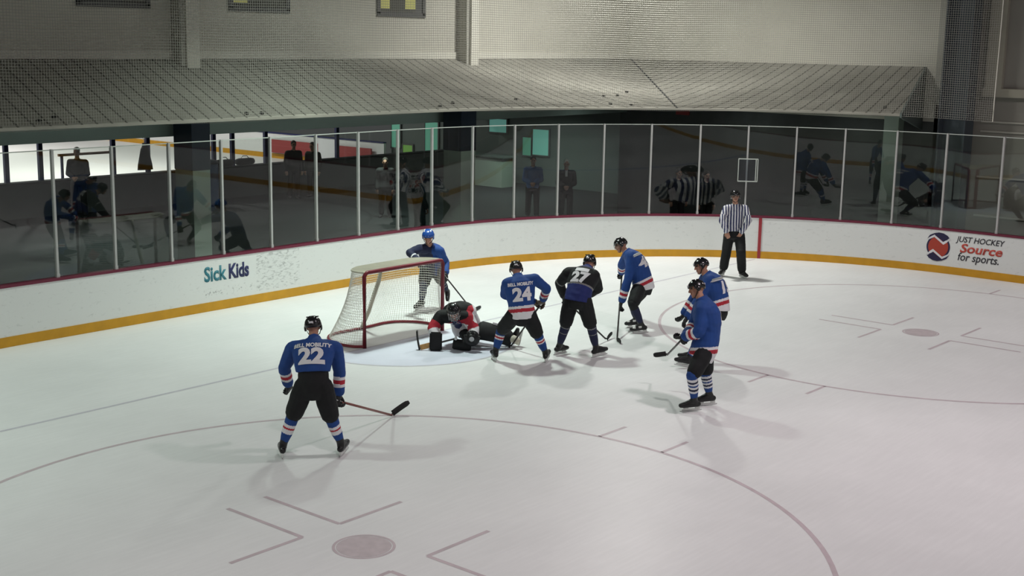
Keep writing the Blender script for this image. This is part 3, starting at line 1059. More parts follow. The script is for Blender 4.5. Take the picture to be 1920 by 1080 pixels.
# joint positions of the people, in metres
POSES = {
  'p22': {"ankL":[-5.434,-3.363,0.15],"ankR":[-4.915,-3.822,0.15],"pelvis":[-5.224,-3.689,0.912],"hipL":[-5.291,-3.601,0.882],"kneeL":[-5.361,-3.468,0.512],"hipR":[-5.158,-3.777,0.882],"kneeR":[-5.054,-3.801,0.488],"neck":[-5.056,-3.515,1.383],"head":[-4.956,-3.39,1.504],"shL":[-5.22,-3.32,1.288],"elbL":[-5.23,-3.17,1.028],"wriL":[-5.11,-3.092,0.798],"shR":[-4.893,-3.708,1.297],"elbR":[-4.809,-3.687,1.009],"wriR":[-4.818,-3.676,0.731],"fv":[0.797,0.604,0.0],"toeL":[0.548,0.836,0.0],"toeR":[0.899,0.439,0.0],"hf":[0.781,0.593,-0.196]},
  'p24': {"ankL":[-0.069,-2.064,0.15],"ankR":[0.426,-2.672,0.15],"pelvis":[0.028,-2.5,0.806],"hipL":[-0.051,-2.423,0.776],"kneeL":[-0.016,-2.133,0.486],"hipR":[0.107,-2.577,0.776],"kneeR":[0.257,-2.641,0.454],"neck":[0.06,-2.386,1.345],"head":[0.18,-2.25,1.43],"shL":[-0.13,-2.333,1.272],"elbL":[0.003,-2.171,1.056],"wriL":[0.156,-2.284,0.864],"shR":[0.229,-2.587,1.325],"elbR":[0.473,-2.627,1.156],"wriR":[0.571,-2.48,0.952],"fv":[0.698,0.716,0.0],"toeL":[0.548,0.836,0.0],"toeR":[0.918,0.396,0.0],"hf":[0.733,0.616,-0.287]},
  'p27': {"ankL":[0.916,-2.557,0.15],"ankR":[1.214,-3.071,0.15],"pelvis":[0.931,-2.887,0.959],"hipL":[0.892,-2.785,0.929],"kneeL":[0.897,-2.685,0.513],"hipR":[0.97,-2.99,0.929],"kneeR":[1.087,-3.047,0.522],"neck":[1.248,-2.823,1.379],"head":[1.419,-2.741,1.443],"shL":[1.061,-2.596,1.322],"elbL":[1.113,-2.378,1.122],"wriL":[1.254,-2.372,0.893],"shR":[1.18,-3.012,1.318],"elbR":[1.362,-2.97,1.082],"wriR":[1.438,-2.858,0.848],"fv":[0.935,0.354,0.0],"toeL":[0.988,-0.152,0.0],"toeR":[0.934,-0.357,0.0],"hf":[0.89,0.294,-0.348]},
  'p45': {"ankL":[3.135,-2.615,0.15],"ankR":[3.43,-2.297,0.15],"pelvis":[3.398,-2.438,0.801],"hipL":[3.291,-2.444,0.771],"kneeL":[2.96,-2.542,0.54],"hipR":[3.504,-2.432,0.771],"kneeR":[3.558,-2.116,0.43],"neck":[3.31,-2.162,1.332],"head":[3.321,-1.997,1.433],"shL":[3.19,-2.326,1.318],"elbL":[3.112,-2.328,0.955],"wriL":[3.048,-2.251,0.663],"shR":[3.465,-2.044,1.272],"elbR":[3.559,-1.859,1.067],"wriR":[3.725,-1.747,0.898],"fv":[-0.056,0.998,0.0],"toeL":[-0.564,0.826,0.0],"toeR":[-0.396,0.918,0.0],"hf":[-0.687,0.668,-0.286]},
  'p15': {"ankL":[1.674,-4.503,0.15],"ankR":[1.948,-4.386,0.15],"pelvis":[2.159,-4.702,0.882],"hipL":[2.054,-4.723,0.852],"kneeL":[1.791,-4.651,0.526],"hipR":[2.263,-4.682,0.852],"kneeR":[2.159,-4.45,0.52],"neck":[2.14,-4.504,1.381],"head":[2.183,-4.351,1.491],"shL":[1.983,-4.632,1.351],"elbL":[1.862,-4.54,1.07],"wriL":[1.749,-4.405,0.773],"shR":[2.279,-4.373,1.312],"elbR":[2.179,-4.254,1.028],"wriR":[2.079,-4.134,0.742],"fv":[-0.195,0.981,0.0],"toeL":[-0.643,0.765,-0.0],"toeR":[-0.564,0.826,0.0],"hf":[-0.703,0.684,-0.195]},
  'front': {"ankL":[-0.345,-5.889,0.15],"ankR":[0.058,-5.879,0.15],"pelvis":[-0.137,-5.893,0.899],"hipL":[-0.213,-5.971,0.869],"kneeL":[-0.501,-5.946,0.557],"hipR":[-0.06,-5.814,0.869],"kneeR":[-0.016,-5.856,0.48],"neck":[-0.072,-5.78,1.481],"head":[0.002,-5.637,1.6],"shL":[-0.228,-5.89,1.394],"elbL":[-0.356,-5.934,1.127],"wriL":[-0.333,-5.687,1.017],"shR":[0.061,-5.668,1.364],"elbR":[0.055,-5.574,1.079],"wriR":[-0.202,-5.629,1.016],"fv":[-0.716,0.698,-0.0],"toeL":[-0.716,0.698,-0.0],"toeR":[-0.716,0.698,-0.0],"hf":[-0.709,0.69,-0.148]},
  'ref': {"ankL":[9.145,-1.058,0.15],"ankR":[9.056,-0.65,0.15],"pelvis":[9.102,-0.855,0.946],"hipL":[9.172,-0.94,0.916],"kneeL":[8.996,-1.101,0.571],"hipR":[9.031,-0.771,0.916],"kneeR":[9.061,-0.705,0.54],"neck":[9.16,-0.814,1.534],"head":[9.099,-0.833,1.723],"shL":[9.257,-0.994,1.485],"elbL":[9.167,-1.151,1.246],"wriL":[9.064,-1.045,0.993],"shR":[8.999,-0.691,1.479],"elbR":[8.829,-0.696,1.231],"wriR":[8.784,-0.846,1.012],"fv":[-0.765,-0.643,0.0],"toeL":[-0.397,-0.918,0.0],"toeR":[-0.987,-0.158,-0.0],"hf":[-0.765,-0.643,0.0]},
  'blue': {"ankL":[2.442,1.318,0.301],"ankR":[1.883,1.44,0.17],"pelvis":[2.061,1.344,0.76],"hipL":[2.11,1.245,0.73],"kneeL":[2.266,1.305,0.538],"hipR":[2.013,1.443,0.73],"kneeR":[1.723,1.22,0.541],"neck":[1.848,1.211,1.226],"head":[1.761,1.155,1.398],"shL":[1.918,1.023,1.161],"elbL":[2.1,1.032,0.923],"wriL":[1.942,0.883,0.764],"shR":[1.651,1.275,1.191],"elbR":[1.356,1.227,1.162],"wriR":[1.309,0.981,1.062],"fv":[-0.899,-0.439,-0.0],"toeL":[-0.877,-0.481,-0.0],"toeR":[-0.996,-0.088,-0.0],"hf":[-0.791,-0.541,-0.286]},
  'goalie': {"pelvis":[0.515,-0.92,0.29],"hipR":[0.449,-0.872,0.22],"hipL":[0.584,-1.032,0.24],"kneeR":[0.404,-1.223,0.12],"kneeL":[0.663,-1.344,0.2],"ankR":[0.597,-0.799,0.09],"ankL":[0.882,-1.605,0.13],"neck":[0.198,-0.978,0.56],"head":[0.079,-1.038,0.6],"shR":[0.044,-0.794,0.5],"elbR":[-0.117,-0.759,0.33],"wriR":[-0.185,-0.895,0.15],"shL":[0.305,-1.136,0.49],"elbL":[0.321,-1.279,0.3],"wriL":[0.188,-1.339,0.2],"fv":[-0.83,-0.567,-0.0],"toeR":[0.946,0.273,0.0],"toeL":[0.362,-0.741,0.5],"hf":[-0.689,-0.579,-0.45]},
}


# ================================================================== GOAL
def bez(p0, p1, p2, n):
    return [p0 * (1 - t) ** 2 + p1 * 2 * t * (1 - t) + p2 * t * t for t in [i / n for i in range(n + 1)]]


GB = V((0, 0, 0))
goal = empty('hockey_goal', GB, 'red framed ice hockey goal with white net on the goal line', 'hockey goal')
PX, GH = .915, 1.235
fr = nb()
tube(fr, [(-PX, 0, .0), (-PX, 0, GH - .06), (-PX + .03, 0, GH - .015), (-PX + .07, 0, GH), (PX - .07, 0, GH), (PX - .03, 0, GH - .015), (PX, 0, GH - .06), (PX, 0, .0)], .034, 12)
link('goal_posts', fr, M['goal_red'], goal, True)
# base bar: out and back behind the posts; two lobes that meet at the middle
baseL = [V((-PX, 0, .03)), V((-PX - .12, .12, .03)), V((-PX - .17, .38, .03)), V((-PX - .10, .72, .03)), V((-PX + .12, .98, .03)), V((-PX + .40, 1.06, .03)), V((-.25, 1.04, .03))]
base_pts = baseL + [V((-p.x, p.y, p.z)) for p in reversed(baseL)]


def catmull(pts, n=5):
    out = []
    for i in range(len(pts) - 1):
        p0, p1, p2, p3 = pts[max(i - 1, 0)], pts[i], pts[i + 1], pts[min(i + 2, len(pts) - 1)]
        for k in range(n):
            t = k / n
            out.append(.5 * ((2 * p1) + (p2 - p0) * t + (2 * p0 - 5 * p1 + 4 * p2 - p3) * t * t + (3 * p1 - p0 - 3 * p2 + p3) * t ** 3))
    out.append(pts[-1])
    return out


base_c = catmull(base_pts, 6)
b = nb(); tube(b, base_c, .024, 8); link('base_bar', b, M['goal_red'], goal, True)
topL = [V((-PX + .02, 0, GH)), V((-PX + .0, .14, GH - .005)), V((-PX + .05, .34, GH - .01)), V((-PX + .22, .47, GH - .015)), V((-.45, .52, GH - .02))]
top_pts = topL + [V((-p.x, p.y, p.z)) for p in reversed(topL)]
top_c = catmull(top_pts, 6)
b = nb(); tube(b, top_c, .020, 8); link('top_bar', b, M['goal_pad'], goal, True)
# white padded shelf between crossbar and top bar
b = nb()
tv = [(b.verts.new((p.x, .02, GH + .012)), b.verts.new((p.x, max(p.y, .03), GH + .010))) for p in top_c]
for i in range(len(tv) - 1):
    if abs(top_c[i].x - top_c[i + 1].x) > .001:
        b.faces.new((tv[i][0], tv[i + 1][0], tv[i + 1][1], tv[i][1]))
bmesh.ops.solidify(b, geom=list(b.faces), thickness=.012)
link('top_shelf', b, M['goal_pad'], goal)
b = nb(); tube(b, [(0, .53, GH - .02), (-.0, .62, .9), (.0, .86, .35), (0, 1.03, .05)], .035, 10)
link('back_stay', b, M['goal_pad'], goal, True)


def resample(pts, n):
    L = [0]
    for a, c in zip(pts, pts[1:]):
        L.append(L[-1] + (c - a).length)
    out = []
    j = 0
    for i in range(n + 1):
        t = L[-1] * i / n
        while j < len(pts) - 2 and L[j + 1] < t:
            j += 1
        out.append(pts[j].lerp(pts[j + 1], min(1, (t - L[j]) / max(1e-9, L[j + 1] - L[j]))))
    return out


NT = 84
tp, bp_ = resample(top_c, NT), resample(base_c, NT)
b = nb()


def netp(i, v):
    p = tp[i].lerp(bp_[i], v)
    c = V((0, .3, p.z))
    d = (p - c); d.z = 0
    return p + d.normalized() * (-.05 * math.sin(math.pi * v))


for i in range(NT + 1):
    cord(b, [netp(i, k / 8) for k in range(9)], .0035)
for k in range(1, 28):
    cord(b, [netp(i, k / 28) for i in range(NT + 1)], .0035)
link('net', b, M['goal_net'], goal)

# ================================================================== PEOPLE
UPZ = V((0, 0, 1))


def nrm(v):
    return V(v).normalized()


def hand_frame(J, s, grip):
    d = nrm(J['wri' + s] - J['elb' + s])
    g = V(grip) - d * d.dot(grip)
    if g.length < .1:
        g = d.cross(UPZ)
    g.normalize()
    n = d.cross(g).normalized()
    if s == 'R':
        n = -n
    return d, g, n


def fingers(bm, w, d, g, n, r, k=1., spread=.024, curl=(.35, 1.2, 2.1), thumb=True):
    """palm, four unequal bent fingers and a thumb; w = wrist, d = forearm, g = across the knuckles, n = palm side"""
    pc = w + d * .05 * k
    ball(bm, pc, (.046 * k, .046 * k, .022 * k), 2, rot=Matrix((g, d, n)).transposed())
    chain(bm, [w - d * .02, w + d * .03 * k], [r * 2.0, r * 2.2], 10)
    for i in range(4):
        L = (.040, .045, .043, .034)[i] * k
        p = w + d * .088 * k + g * ((i - 1.5) * spread * k)
        pts = [p - d * .03 * k, p]
        a = 0
        for c, l in zip(curl, (L, L * .72, L * .55)):
            a = c
            p = p + (d * math.cos(a) + n * math.sin(a)) * l
            pts.append(p)
        chain(bm, pts, [r * 1.05, r * 1.05, r, r * .92, r * .85], 8)
    if thumb:
        p = w + d * .03 * k + g * (-.040 * k)
        q = p + d * .032 * k - g * .018 * k + n * .016 * k
        t = q + d * .022 * k + n * .026 * k + g * .012 * k
        chain(bm, [w + d * .025 * k - g * .02 * k, p, q, t], [r * 1.2, r * 1.2, r * 1.05, r * .9], 8)


def head_mat(hf, up):
    y = nrm(hf)
    x = y.cross(nrm(up)).normalized()
    z = x.cross(y)
    return Matrix((x, y, z)).transposed(), x, y, z


def add_head(bm, c, R, x, y, z):
    ball(bm, c + z * .02 - y * .008, (.074, .095, .100), 3, rot=R)
    ball(bm, c - z * .055 + y * .035, (.054, .056, .060), 2, rot=R)       # jaw
    ball(bm, c - z * .098 + y * .066, .021, 2)                            # chin
    chain(bm, [c + y * .088 + z * .022, c + y * .104 - z * .012, c + y * .108 - z * .026], [.010, .013, .015], 8)   # nose
    for s in (-1, 1):
        ball(bm, c + x * .032 * s + y * .083 + z * .026, .014, 2)         # brow
        ball(bm, c + x * .045 * s + y * .062 - z * .022, .022, 2)         # cheek
        ball(bm, c + x * .075 * s - z * .008 - y * .004, (.010, .020, .032), 2, rot=R)   # ear
    ball(bm, c + y * .086 - z * .058, (.025, .012, .011), 2, rot=R)       # lips


def make_person(name, J, label, spec, cat='person', group=None):
    J = {k: V(v) for k, v in J.items()}
    fv = nrm(J['fv'])
    rt = fv.cross(UPZ).normalized()
    base = (J['ankL'] + J['ankR']) / 2
    base.z = 0
    o = empty('person', base, label, cat, group)
    k = spec.get('bulk', 1.)
    vox = spec.get('vox', .009)
    hips = (J['hipR'] - J['hipL']).normalized()
    sha = (J['shR'] - J['shL']).normalized()
    sp = J['neck'] - J['pelvis']
    R, hx, hy, hz = head_mat(J['hf'], (J['head'] - J['neck']).normalized() * .6 + UPZ * .6)
    hc = J['head'] + hz * .02

    def spine(t, bend=spec.get('hunch', .05)):
        p = J['pelvis'].lerp(J['neck'], t)
        f0 = sha.lerp(hips, .5).normalized()
        back = f0.cross(sp.normalized()).normalized()
        # back points away from the chest
        if back.dot(fv) > 0:
            back = -back
        return p + back * (bend * 4 * t * (1 - t))

    def torso_ring(bm, t, a, b_, n=20):
        ax = hips.lerp(sha, max(0, min(1, t))).normalized()
        e = .04
        d = (spine(t + e) - spine(t - e)).normalized()
        ax = (ax - d * ax.dot(d)).normalized()
        ay = d.cross(ax).normalized()
        return ring(bm, spine(t), ax * a, ay * b_, n)

    def torso(bm, t0, g=1., neck=True):
        prof = [(-.22, .165, .125), (-.08, .178, .135), (.1, .172, .130), (.3, .168, .128), (.5, .19, .138), (.7, .205, .140), (.85, .195, .122), (.95, .135, .095), (1.04, .072, .070), (1.10, .064, .062)]
        rr = [(t, a * g, b_ * g) for t, a, b_ in prof if t > t0 + .03]
        first = [(t, a, b_) for t, a, b_ in prof if t <= t0 + .03]
        a0 = first[-1] if first else prof[0]
        rr = [(t0, a0[1] * g, a0[2] * g)] + rr
        if not neck:
            rr = rr[:-1]
        skin_rings(bm, [torso_ring(bm, *q) for q in rr])

    # --- body: one continuous figure under the clothes
    b = nb()
    torso(b, -.15, .80)
    for s in 'LR':
        chain(b, [J['neck'].lerp(J['sh' + s], .35) - UPZ * .02, J['sh' + s], J['elb' + s], J['wri' + s]], [.05, .056, .042, .031])
        chain(b, [J['hip' + s], J['knee' + s], J['ank' + s]], [.085, .058, .038])
        toe = nrm(J['toe' + s])
        if not spec.get('skates', True):
            ball(b, J['ank' + s] + toe * .05 - UPZ * .05, .04, 2)
        if spec.get('bare_hands'):
            d, g, n = hand_frame(J, s, spec.get('grip', {}).get(s, fv * .2 + UPZ * -.1 + rt * (.6 if s == 'L' else -.6)))
            fingers(b, J['wri' + s], d, g, n, .0088, 1.02, .022, spec.get('curl', (.5, 1.2, 1.8)))
    chain(b, [J['neck'] - UPZ * .03, hc - hz * .05 - hy * .015], [.062, .055])
    add_head(b, hc, R, hx, hy, hz)
    me = remeshed(b, vox * .9, 2)
    Ri = R.transposed()

    def pick_body(c):
        q = Ri @ (c - hc)
        if abs(q.z - .012) < .011 and q.y > .06 and .016 < abs(q.x) < .047:
            return 1
        if abs(q.z + .058) < .009 and q.y > .07 and abs(q.x) < .026:
            return 2
        return 0
    link_mesh('body', me, [M['skin'], M['eye'], M['lips']], o, base, pick_body)

    # --- upper garment
    hem = spec.get('hem', -.20)
    gz = spec.get('girth', 1.10)
    b = nb()
    torso(b, hem, gz)
    sr = spec.get('sleeve', (.088, .078, .070, .064))
    for s in 'LR':
        end = J['elb' + s].lerp(J['wri' + s], spec.get('sleeve_to', .92))
        chain(b, [J['neck'].lerp(J['sh' + s], .4) - UPZ * .03, J['sh' + s], J['sh' + s].lerp(J['elb' + s], .5), J['elb' + s], end], [.09 * k, sr[0] * k, sr[1] * k, sr[2] * k, sr[3] * k])
    me = remeshed(b, vox, 4)
    axes = {s: (J['sh' + s], J['elb' + s], J['wri' + s]) for s in 'LR'}

    def seg(c, a, e):
        ab = e - a
        t = max(0, min(1, (c - a).dot(ab) / ab.length_squared))
        return (c - (a + ab * t)).length, t

    def arm_pos(c):
        """(distance to the nearest arm axis, metres back from the wrist)"""
        best = (9, 9)
        for s in 'LR':
            a, e, w = axes[s]
            d1, t1 = seg(c, a, e)
            d2, t2 = seg(c, e, w)
            L1, L2 = (e - a).length, (w - e).length
            if d2 <= d1:
                r = (d2, L2 * (1 - t2))
            else:
                r = (d1, L2 + L1 * (1 - t1))
            if r[0] < best[0]:
                best = r
        return best

    spn = sp.normalized()

    def pick_top(c):
        d, w = arm_pos(c)
        h = (c - J['pelvis']).dot(spn) - hem * sp.length        # metres above the hem
        side = (c - spine(.6)).dot(rt)
        onarm = d < .098 and w < .40 and not (h > 0 and (c - (J['pelvis'] + spn * (c - J['pelvis']).dot(spn))).length < .15 and w > .3)
        return spec['paint'](dict(arm=onarm, w=w, h=h, c=c, front=(c - spine(max(0, min(1, (c - J['pelvis']).dot(spn) / sp.length)))).dot(fv), side=side, up=(c.z - J['neck'].z)))
    jer = link_mesh(spec.get('top_name', 'jersey'), me, [M[x] for x in spec['top']], o, base, pick_top, spec.get('wrinkle', .009))

    # --- trousers or hockey pants
    b = nb()
    if spec.get('skates', True) and not spec.get('long'):
        pw = spec.get('pants_top', .16)
        skin_rings(b, [torso_ring(b, t, a * 1.06, c_ * 1.08) for t, a, c_ in ((-.26, .13, .11), (-.12, .178, .135), (.02, .178, .135), (pw, .168, .128))])
        for s in 'LR':
            h_, k_ = J['hip' + s], J['knee' + s]
            chain(b, [h_ + UPZ * .02, h_.lerp(k_, .45), h_.lerp(k_, .86)], [.122, .124, .110])
    else:
        skin_rings(b, [torso_ring(b, t, a * 1.0, c_ * 1.0) for t, a, c_ in ((-.24, .13, .11), (-.12, .170, .130), (.02, .168, .128), (.16, .160, .122))])
        for s in 'LR':
            h_, k_, a_ = J['hip' + s], J['knee' + s], J['ank' + s]
            chain(b, [h_, h_.lerp(k_, .5), k_, k_.lerp(a_, .5), a_ + (k_ - a_).normalized() * .05], [.118, .112, .104, .100, .094] if spec.get('long') else [.105, .095, .085, .082, .078])
    me = remeshed(b, vox, 4)
    link_mesh('trousers' if spec.get('long') or not spec.get('skates', True) else 'hockey_pants', me, [M[spec.get('pants', 'black')]], o, base, None, .008)

    # --- socks, skates / shoes
    for s in 'LR':
        k_, a_ = J['knee' + s], J['ank' + s]
        toe = nrm(J['toe' + s])
        sd = (k_ - a_).normalized()
        foot_up = sd.lerp(UPZ, .6).normalized() if s not in spec.get('free_feet', '') else sd
        ft = (toe - foot_up * toe.dot(foot_up)).normalized()
        fr_ = ft.cross(foot_up).normalized()
        if spec.get('skates', True):
            if not spec.get('long') and not spec.get('pads'):
                b = nb()
                th = (J['hip' + s] - k_).normalized()
                bulge = nrm(J['toe' + s]) * .018
                chain(b, [k_ + th * .10, k_ + bulge * .6, k_.lerp(a_, .30) + bulge * .2, k_.lerp(a_, .6), a_ + sd * .06], [.080, .080, .074, .066, .050])
                me = remeshed(b, vox * .9, 3)
                Ls = (k_ - a_).length

                def pick_sock(c, a_=a_, sd=sd, Ls=Ls):
                    return spec['sock_paint'](((c - a_).dot(sd)) / Ls)
                link_mesh('sock', me, [M[x] for x in spec['socks']], o, base, pick_sock, .004)
            # boot
            b = nb()
            sole = a_ - foot_up * .082
            chain(b, [a_ + sd * .115, a_ + sd * .03, a_ - foot_up * .03 - ft * .022], [.054, .049, .046])
            chain(b, [sole + foot_up * .036 - ft * .055, sole + foot_up * .040 + ft * .05, sole + foot_up * .034 + ft * .14, sole + foot_up * .030 + ft * .185], [.040, .046, .042, .033])
            chain(b, [a_ + ft * .02, sole + foot_up * .05 + ft * .11], [.045, .036])
            me = remeshed(b, .007, 2)

            def pick_boot(c, sole=sole, fu=foot_up, ft=ft):
                h = (c - sole).dot(fu)
                return 1 if (spec.get('boot_trim') and .05 < h < .085 and (c - sole).dot(ft) > -.02 and math.sin((c - sole).dot(ft) * 60) > .0) else 0
            sk = link_mesh('skate', me, [M['boot'], M['boot_white']], o, base, pick_boot)
            b = nb()
            z0 = sole + foot_up * .004
            for dx in (-.045, .115):
                obox(b, z0 + ft * dx - foot_up * .018, ft * .033, fr_ * .011, foot_up * .022)
            obox(b, z0 + ft * .045 - foot_up * .036, ft * .125, fr_ * .008, foot_up * .010)
            link('blade_holder', b, M['holder'], sk, base=base)
            b = nb()
            pr = [(-.10, -.046), (.19, -.046), (.205, -.052), (.19, -.064), (.15, -.068), (-.06, -.068), (-.095, -.064), (-.11, -.054)]
            skin_rings(b, [[b.verts.new(z0 + ft * px + foot_up * pz + fr_ * q) for px, pz in pr] for q in (-.0018, .0018)])
            link('blade', b, M['steel'], sk, base=base)
        else:
            b = nb()
            chain(b, [a_ - UPZ * .045 - ft * .05, a_ - UPZ * .05 + ft * .06, a_ - UPZ * .055 + ft * .15], [.042, .045, .036])
            chain(b, [a_ + UPZ * .03, a_ - UPZ * .04], [.045, .045])
            link_mesh('shoe', remeshed(b, .008, 2), M['boot'], o, base)

    # --- gloves closed round whatever is held
    if spec.get('gloves'):
        for s in 'LR':
            if s not in spec.get('glove_hands', 'LR'):
                continue
            w = J['wri' + s]
            d, g, n = hand_frame(J, s, spec.get('grip', {}).get(s, rt))
            b = nb()
            cone(b, w - d * .11, w + d * .015, .068, .054, 14)
            ball(b, w + d * .055, (.058, .052, .034), 2, rot=Matrix((g, d, n)).transposed())
            fingers(b, w + d * .012, d, g, n, .0155, 1.12, .029, (.5, 1.5, 2.5))
            me = remeshed(b, .007, 2)
            gl = spec['gloves']

            def pick_gl(c, w=w, d=d):
                t = (c - w).dot(d)
                return 1 if -.085 < t < -.035 else 0
            link_mesh('glove', me, [M[gl[0]], M[gl[1]]], o, base, pick_gl)

    # --- helmet or hair
    if spec.get('helmet'):
        b = nb()
        bmesh.ops.create_uvsphere(b, u_segments=28, v_segments=18, radius=1)
        dead = [v for v in b.verts if v.co.z < -.12 - .42 * max(0, -v.co.y) - (.35 if abs(v.co.x) > .8 and v.co.y < .45 else 0)]
        bmesh.ops.delete(b, geom=dead, context='VERTS')
        for v in b.verts:
            x, y, z = v.co
            ridge = 1 + (.035 if abs(abs(x) - .35) < .10 and z > .3 else 0) + (.03 if z < .12 else 0)
            v.co = hc + (hx * x * .100 + hy * (y * .122 - .006) + hz * (z * .105 + .030)) * ridge
        bmesh.ops.recalc_face_normals(b, faces=b.faces)
        bmesh.ops.solidify(b, geom=list(b.faces), thickness=.010)
        he = link('helmet', b, M[spec['helmet']], o, True, base=base)
        for sx in (-1, 1):
            for yy in (-.03, .03):
                b = nb()
                obox(b, hc + hx * .058 * sx + hy * yy + hz * .122, hx * .008, hy * .022, hz * .006)
                link('vent', b, M[spec.get('vent', 'black')], he, base=base)
            b = nb()
            ball(b, hc + hx * .098 * sx - hz * .012 - hy * .006, (.012, .034, .040), 2, rot=R)
            link('ear_guard', b, M[spec['helmet']], he, True, base=base)
        if spec.get('mark', True):
            for yy, lx in ((.112, .028), (-.124, .024)):
                b = nb()
                obox(b, hc + hy * yy + hz * .058, hx * lx, hy * .004, hz * .012)
                link('pale_patch', b, M['letter_white'], he, base=base)
        b = nb()
        for sx in (-1, 1):
            tube(b, [hc + hx * .094 * sx - hz * .02, hc + hx * .066 * sx - hz * .085 + hy * .03, hc - hz * .122 + hy * .05], .006, 6)
        link('chin_strap', b, M['black'], he, True, base=base)
        if spec.get('visor'):
            b = nb()
            rows = []
            for zz, rr in ((.045, .124), (.0, .126), (-.045, .122)):
                rows.append([b.verts.new(hc + hx * (rr * .86 * math.sin(a)) + hy * (rr * math.cos(a)) + hz * zz) for a in [math.radians(-68 + 136 * i / 14) for i in range(15)]])
            for r0, r1 in zip(rows, rows[1:]):
                for i in range(14):
                    b.faces.new((r0[i], r0[i + 1], r1[i + 1], r1[i]))
            bmesh.ops.solidify(b, geom=list(b.faces), thickness=.003)
            link('visor', b, M['visor'], he, True, base=base)
        if spec.get('cage'):
            b = nb()
            for zz in (.03, -.005, -.04, -.075, -.11):
                q = .128 - max(0, -zz - .06) * .35
                tube(b, [hc + hx * (q * .84 * math.sin(a)) + hy * (q * math.cos(a)) + hz * zz for a in [math.radians(-75 + 150 * i / 10) for i in range(11)]], .0045, 6)
            for an in (-50, -25, 0, 25, 50):
                a = math.radians(an)
                tube(b, [hc + hx * (.108 * math.sin(a)) + hy * (.129 * math.cos(a)) + hz * zz for zz in (.04, -.05, -.115)], .0045, 6)
            link('cage', b, M['steel'], he, True, base=base)
    else:
        b = nb()
        ball(b, hc + hz * .040 - hy * .022, (.084, .098, .092), 3, rot=R)
        ball(b, hc - hz * .02 - hy * .060, (.070, .050, .070), 2, rot=R)
        link_mesh('hair', remeshed(b, .009, 2), M[spec.get('hair', 'dark')], o, base, lambda c: 0, .004)

    # --- lettering on the back of the jersey, wrapped on the cloth
    if spec.get('letters'):
        tree = BVHTree.FromPolygons([v.co.copy() + base for v in jer.data.vertices], [list(p.vertices) for p in jer.data.polygons])
        for (txt, size, t_, squeeze, bold, tilt) in spec['letters']:
            c0 = spine(t_)
            ax = hips.lerp(sha, .8).normalized()
            ay = spn
            ax = (ax - ay * ax.dot(ay)).normalized()
            back = ay.cross(ax).normalized()
            if back.dot(fv) > 0:
                back = -back
            bm = text_bm(txt, size, bold=bold, squeeze=squeeze, space=1.02)
            bmesh.ops.triangulate(bm, faces=bm.faces)
            for _ in range(5):
                es = [e_ for e_ in bm.edges if e_.calc_length() > .022]
                if not es:
                    break
                bmesh.ops.subdivide_edges(bm, edges=es, cuts=1)
                bmesh.ops.triangulate(bm, faces=[f for f in bm.faces if len(f.verts) > 3])
            off = spec.get('letter_shift', 0)
            for v in bm.verts:
                q = c0 + ax * (v.co.x + off) + ay * v.co.y
                hit = tree.ray_cast(q + back * .6, -back)
                v.co = (hit[0] + back * .007) if hit[0] is not None else q + back * .16
            nm = 'jersey_number' if txt.strip().isdigit() else 'jersey_lettering'
            lt = link(nm, bm, M['letter_white'], jer, base=base)
    return o, J, base


def hockey_stick(J, heel, tip, hands, label, m='shaft', extend=.10, tall=.035):
    """heel on the ice, blade to tip, shaft up through the hands"""
    heel, tip = V(heel), V(tip)
    top = hands
    o = empty('hockey_stick', (heel.x, heel.y, max(0, heel.z - .01)), label, 'hockey stick')
    bs = o.location.copy()
    d = (top - heel).normalized()
    x = d.cross((tip - heel).normalized()).normalized()
    y = d.cross(x)
    b = nb()
    e = top + d * extend
    h0 = heel + d * .06
    obox(b, (h0 + e) / 2, x * .010, y * .014, d * ((e - h0).length / 2))
    bmesh.ops.bevel(b, geom=list(b.edges), offset=.004, segments=2, affect='EDGES')
    link('shaft', b, M[m], o, True, base=bs)
    b = nb()
    obox(b, e - d * .07, x * .0125, y * .0165, d * .075)
    link('butt_tape', b, M['white_tape'], o, base=bs)
    # curved, taped blade
    b = nb()
    L = (tip - heel)
    bd = L.normalized()
    side = bd.cross(UPZ).normalized()
    upb = side.cross(bd).normalized()
    rows = []
    for i in range(9):
        t = i / 8
        c = heel + L * t + side * (.035 * t * t) + upb * tall
        hh = tall * (1.0 if t < .85 else (1.0 - (t - .85) * 3))
        rows.append([b.verts.new(c + side * sx * .006 + upb * sz * hh) for sx, sz in ((-1, -1), (1, -1), (1, 1), (-1, 1))])
    skin_rings(b, rows)
    cone(b, heel + upb * tall * .9, heel + d * .09, .012, .011, 8)
    link('blade', b, M['tape'], o, True, base=bs)
    return o


def on_stick(J, heel, top_s, low_s, reach=.10):
    """moves the lower hand on to the line heel -> top hand; returns the shaft direction and top hand point"""
    heel = V(heel)
    J = {k: V(v) for k, v in J.items()}
    dt = nrm(J['wri' + top_s] - J['elb' + top_s])
    T = J['wri' + top_s] + dt * reach
    d = (T - heel).normalized()
    if low_s:
        dl = nrm(J['wri' + low_s] - J['elb' + low_s])
        H = J['wri' + low_s] + dl * reach
        P_ = heel + d * (H - heel).dot(d)
        J['wri' + low_s] = J['wri' + low_s] + (P_ - H)
    return J, d, T


# painters: what colour a point of a garment has -------------------------
def paint_bell(hem_band=True):
    def f(q):
        if q['arm']:
            w = q['w']
            if .085 < w < .215:
                return 2 if .125 < w < .175 else 1
            return 0
        if hem_band and q['h'] < .165:
            h = q['h']
            return 1 if h < .06 else (2 if h < .115 else (1 if h < .155 else 0))
        return 0
    return f


def sock_bands(bands):
    def f(t):
        for a, b_, i in bands:
            if a < t < b_:
                return i
        return 0
    return f


